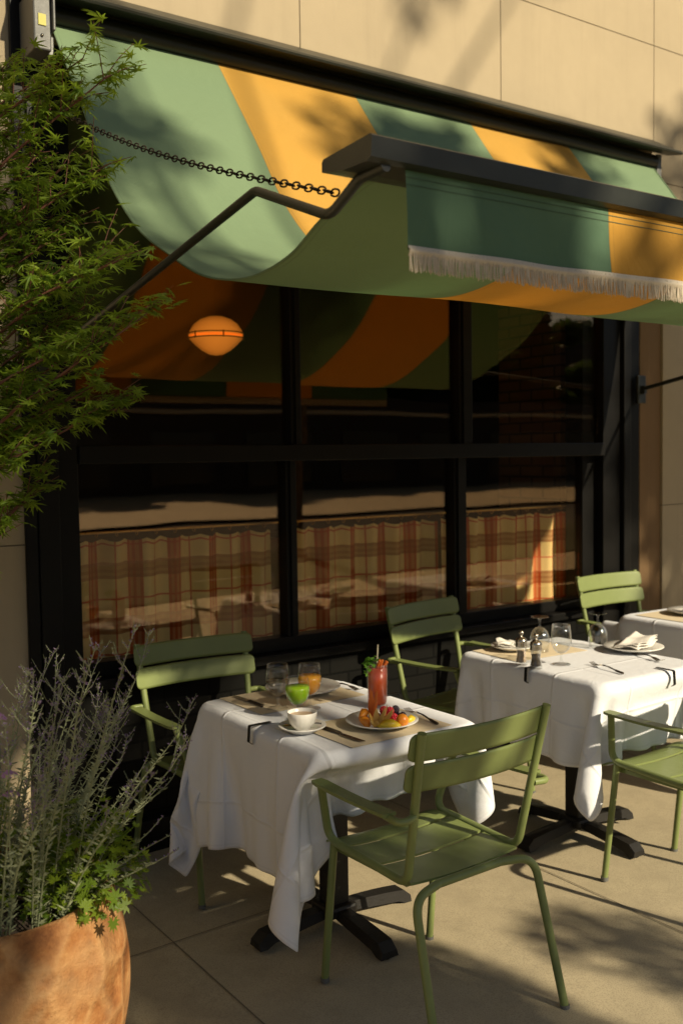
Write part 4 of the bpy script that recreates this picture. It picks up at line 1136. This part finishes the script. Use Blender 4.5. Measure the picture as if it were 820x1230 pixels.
# ------------------------------------------------------------------ street trees and an added shade tree behind the camera: they throw the dappled shade
def leafy(mb, c, rad, n, size, rr):
    for k in range(n):
        d = Vector((rr.gauss(0,1), rr.gauss(0,1), rr.gauss(0,1))); d.normalize(); q = rr.random()**.45
        p = Vector(c)+Vector((d.x*rad[0]*q, d.y*rad[1]*q, d.z*rad[2]*q)); s_ = size*rr.uniform(.6, 1.3)
        e = Euler((rr.uniform(-.9,.9), rr.uniform(-.9,.9), rr.uniform(0,6.3))).to_matrix().to_4x4()
        mb.add([(0,-s_,0),(s_*.45,-s_*.25,.0),(s_*.38,s_*.35,.02*s_),(0,s_,0),(-s_*.38,s_*.35,.02*s_),(-s_*.45,-s_*.25,0)], [(0,1,2,3,4,5)], False, Matrix.Translation(p) @ e)
def street_tree(base, height, clumps, label, seed, leaf=.10, per=260, trunk_r=.13, group='street trees'):
    t = empty('street_tree', base, 0, label, 'tree', group); rr = random.Random(seed); cr = MB(); tk = MB(); top = Vector((0,0,height))
    tp = crom([(0,0,0),(.05,.03,height*.35),(-.04,.05,height*.7),(0,0,height)], 6)
    tk.tube(tp, [trunk_r*(1-.5*i/len(tp)) for i in range(len(tp))], 10)
    for (x, y, z, ra, rz) in clumps:
        c = Vector((x, y, z)); s = tp[int(len(tp)*rr.uniform(.6, .95))]
        pt = crom([s, s.lerp(c, .5)+Vector((0,0,-.1)), c], 5); tk.tube(pt, [trunk_r*.35*(1-.8*i/len(pt)) for i in range(len(pt))], 6)
        leafy(cr, c, (ra, ra, rz), int(per*ra*ra/.4), leaf, rr)
    tk.build('trunk', M['bark2'], t); cr.build('crown', M['treeleaf'], t); return t
rr = random.Random(17)
cl = []
for k in range(20): cl.append((rr.uniform(-.5, 1.8), rr.uniform(-1.2, 1.2), rr.uniform(4.9, 8.8), rr.uniform(.5, .8), rr.uniform(.3, .5)))
cl += [(-.55, 0, 5.7, .33, .26), (-.45, .2, 6.2, .36, .25), (-.6, -.1, 6.7, .35, .26), (-.35, .1, 7.1, .35, .25), (-.5, 0, 7.6, .35, .25)]
street_tree((8.02, -5.0, gz(8)), 6.5, cl, 'leafy street tree at the kerb, right of the camera', 31)
cl = []
for k in range(25): cl.append((rr.uniform(-3.2, 3.4), rr.uniform(-1.0, 1.0), rr.uniform(6.5, 9.8), rr.uniform(.28, .55), rr.uniform(.18, .32)))
cl += [(.6, 0, 9.5, .4, .3), (1.3, .2, 9.9, .4, .3), (2.2, -.1, 9.6, .35, .25), (3.0, .1, 9.9, .4, .3), (-.5, 0, 9.4, .35, .25)]
cl = [c for c in cl if not (c[0] > -.1 and c[2] < 7.0)]
cl += [(-.2, .5, 5.95, .3, .25), (-.3, .5, 6.45, .35, .3), (-.1, .5, 6.9, .3, .3), (-1.05, .3, 5.3, .42, .34), (-1.35, .3, 4.7, .36, .26)]
street_tree((3.8, -5.6, gz(3.8)), 6.6, cl, 'tall spreading street tree behind the camera', 32)

t = empty('added_shade_tree', (3.05, -2.5, gz(3.05)), 0, 'added unseen round headed tree that throws shade on the paving near the tables', 'tree'); rr = random.Random(2)  # added out of view, its crown shaped to shade the near paving
m = MB(); m.tube(crom([(0,0,0),(.03,.01,1.0),(-.01,.04,1.8),(0,.1,2.5)], 6), [.035-.0012*k for k in range(19)], 8); m.tube(crom([(0,.05,1.9),(.4,.25,2.25),(.74,.42,2.45)], 5), .008, 6); m.build('trunk', M['bark2'], t)
m = MB(); leafy(m, (.01, .32, 2.62), (.37,.37,.34), 2400, .035, rr); leafy(m, (.74, .42, 2.45), (.27,.25,.2), 420, .035, rr); leafy(m, (-.02, -.05, 2.86), (.52,.5,.58), 2800, .038, rr); m.build('crown', M['treeleaf'], t)

# ------------------------------------------------------------------ across the street, seen in the window glass
fb_ = empty('far_shop_row', (0, -29, 0), 0, 'long low dark shop row across the street with a pale cornice', 'building')
m = MB(); m.box((-20, -5, -.5), (60, 0, 4.2)); m.build('wall', M['farwall'], fb_)
m = MB(); m.box((-20, .002, 3.45), (60, .22, 3.62)); m.build('cornice', M['ledge'], fb_)
for k in range(16):
    m = MB(); m.box((-16+k*4.6, .003, .5), (-16+k*4.6+3.2, .06, 2.7)); m.build('window', M['farglass'], fb_)
rr = random.Random(40)
for k, (x, h) in enumerate(((16, 9), (24, 11), (33, 10), (43, 12), (52, 10))):
    cl = [(rr.uniform(-3,3), rr.uniform(-2,2), rr.uniform(4.2, h), rr.uniform(1.1, 1.7), rr.uniform(.8, 1.3)) for _ in range(16)]
    street_tree((x, -36, -.3), h*.75, cl, 'dark tree behind the far shop row', 50+k, .3, 110, .25, 'trees behind the far shop row')

m = MB(); m.box((-30, -50, -.5), (90, -44, 11)); tag(m.build('added_dark_block', M['farwall']), 'added plain dark block behind the far trees, darkening the window reflections', 'building')  # added mass, keeps bright sky out of the upper pane reflections
# ------------------------------------------------------------------ camera, light, render
F = Vector((0.56982369, 0.81986884, -0.0558215)); Rv = Vector((0.82060096, -0.5713182, -0.01447688)); U = Vector((0.04376099, 0.03755791, 0.9983358))
cam = bpy.data.cameras.new('Camera'); co = bpy.data.objects.new('Camera', cam); COL.objects.link(co)
mw = Matrix((Rv, U, -F)).transposed().to_4x4(); mw.translation = Vector((0, 0, 1.62)); co.matrix_world = mw
cam.sensor_fit = 'VERTICAL'; cam.sensor_height = 36; cam.lens = 36*1196/1230; cam.clip_start = .05; cam.clip_end = 800
cam.dof.use_dof = True; cam.dof.focus_distance = 2.95; cam.dof.aperture_fstop = 3.2
scene.camera = co
sd = Vector((.294, -1, .594)).normalized()
sun = bpy.data.lights.new('Sun', 'SUN'); sun.energy = 5.0; sun.angle = R(.75); sun.color = (1, .87, .64)
so = bpy.data.objects.new('Sun', sun); COL.objects.link(so); so.rotation_euler = sd.to_track_quat('Z', 'Y').to_euler(); so.location = (3, -6, 9)
w = bpy.data.worlds.new('World'); scene.world = w; w.use_nodes = True; nt = w.node_tree; nt.nodes.clear()
sky = nt.nodes.new('ShaderNodeTexSky'); sky.sky_type = 'NISHITA'; sky.sun_disc = False
sky.sun_elevation = math.asin(sd.z); sky.sun_rotation = math.atan2(sd.x, sd.y)
bg = nt.nodes.new('ShaderNodeBackground'); bg.inputs[1].default_value = .052
ow = nt.nodes.new('ShaderNodeOutputWorld'); nt.links.new(sky.outputs[0], bg.inputs[0]); nt.links.new(bg.outputs[0], ow.inputs[0])
vs = scene.view_settings; vs.view_transform = 'Standard'; vs.look = 'None'; vs.exposure = .45; vs.gamma = 1.0
scene.render.engine = 'CYCLES'
cy = scene.cycles; cy.use_denoising = True; cy.max_bounces = 10; cy.transparent_max_bounces = 24; cy.diffuse_bounces = 3; cy.glossy_bounces = 4; cy.transmission_bounces = 6; cy.caustics_reflective = False; cy.caustics_refractive = False; cy.sample_clamp_indirect = 6
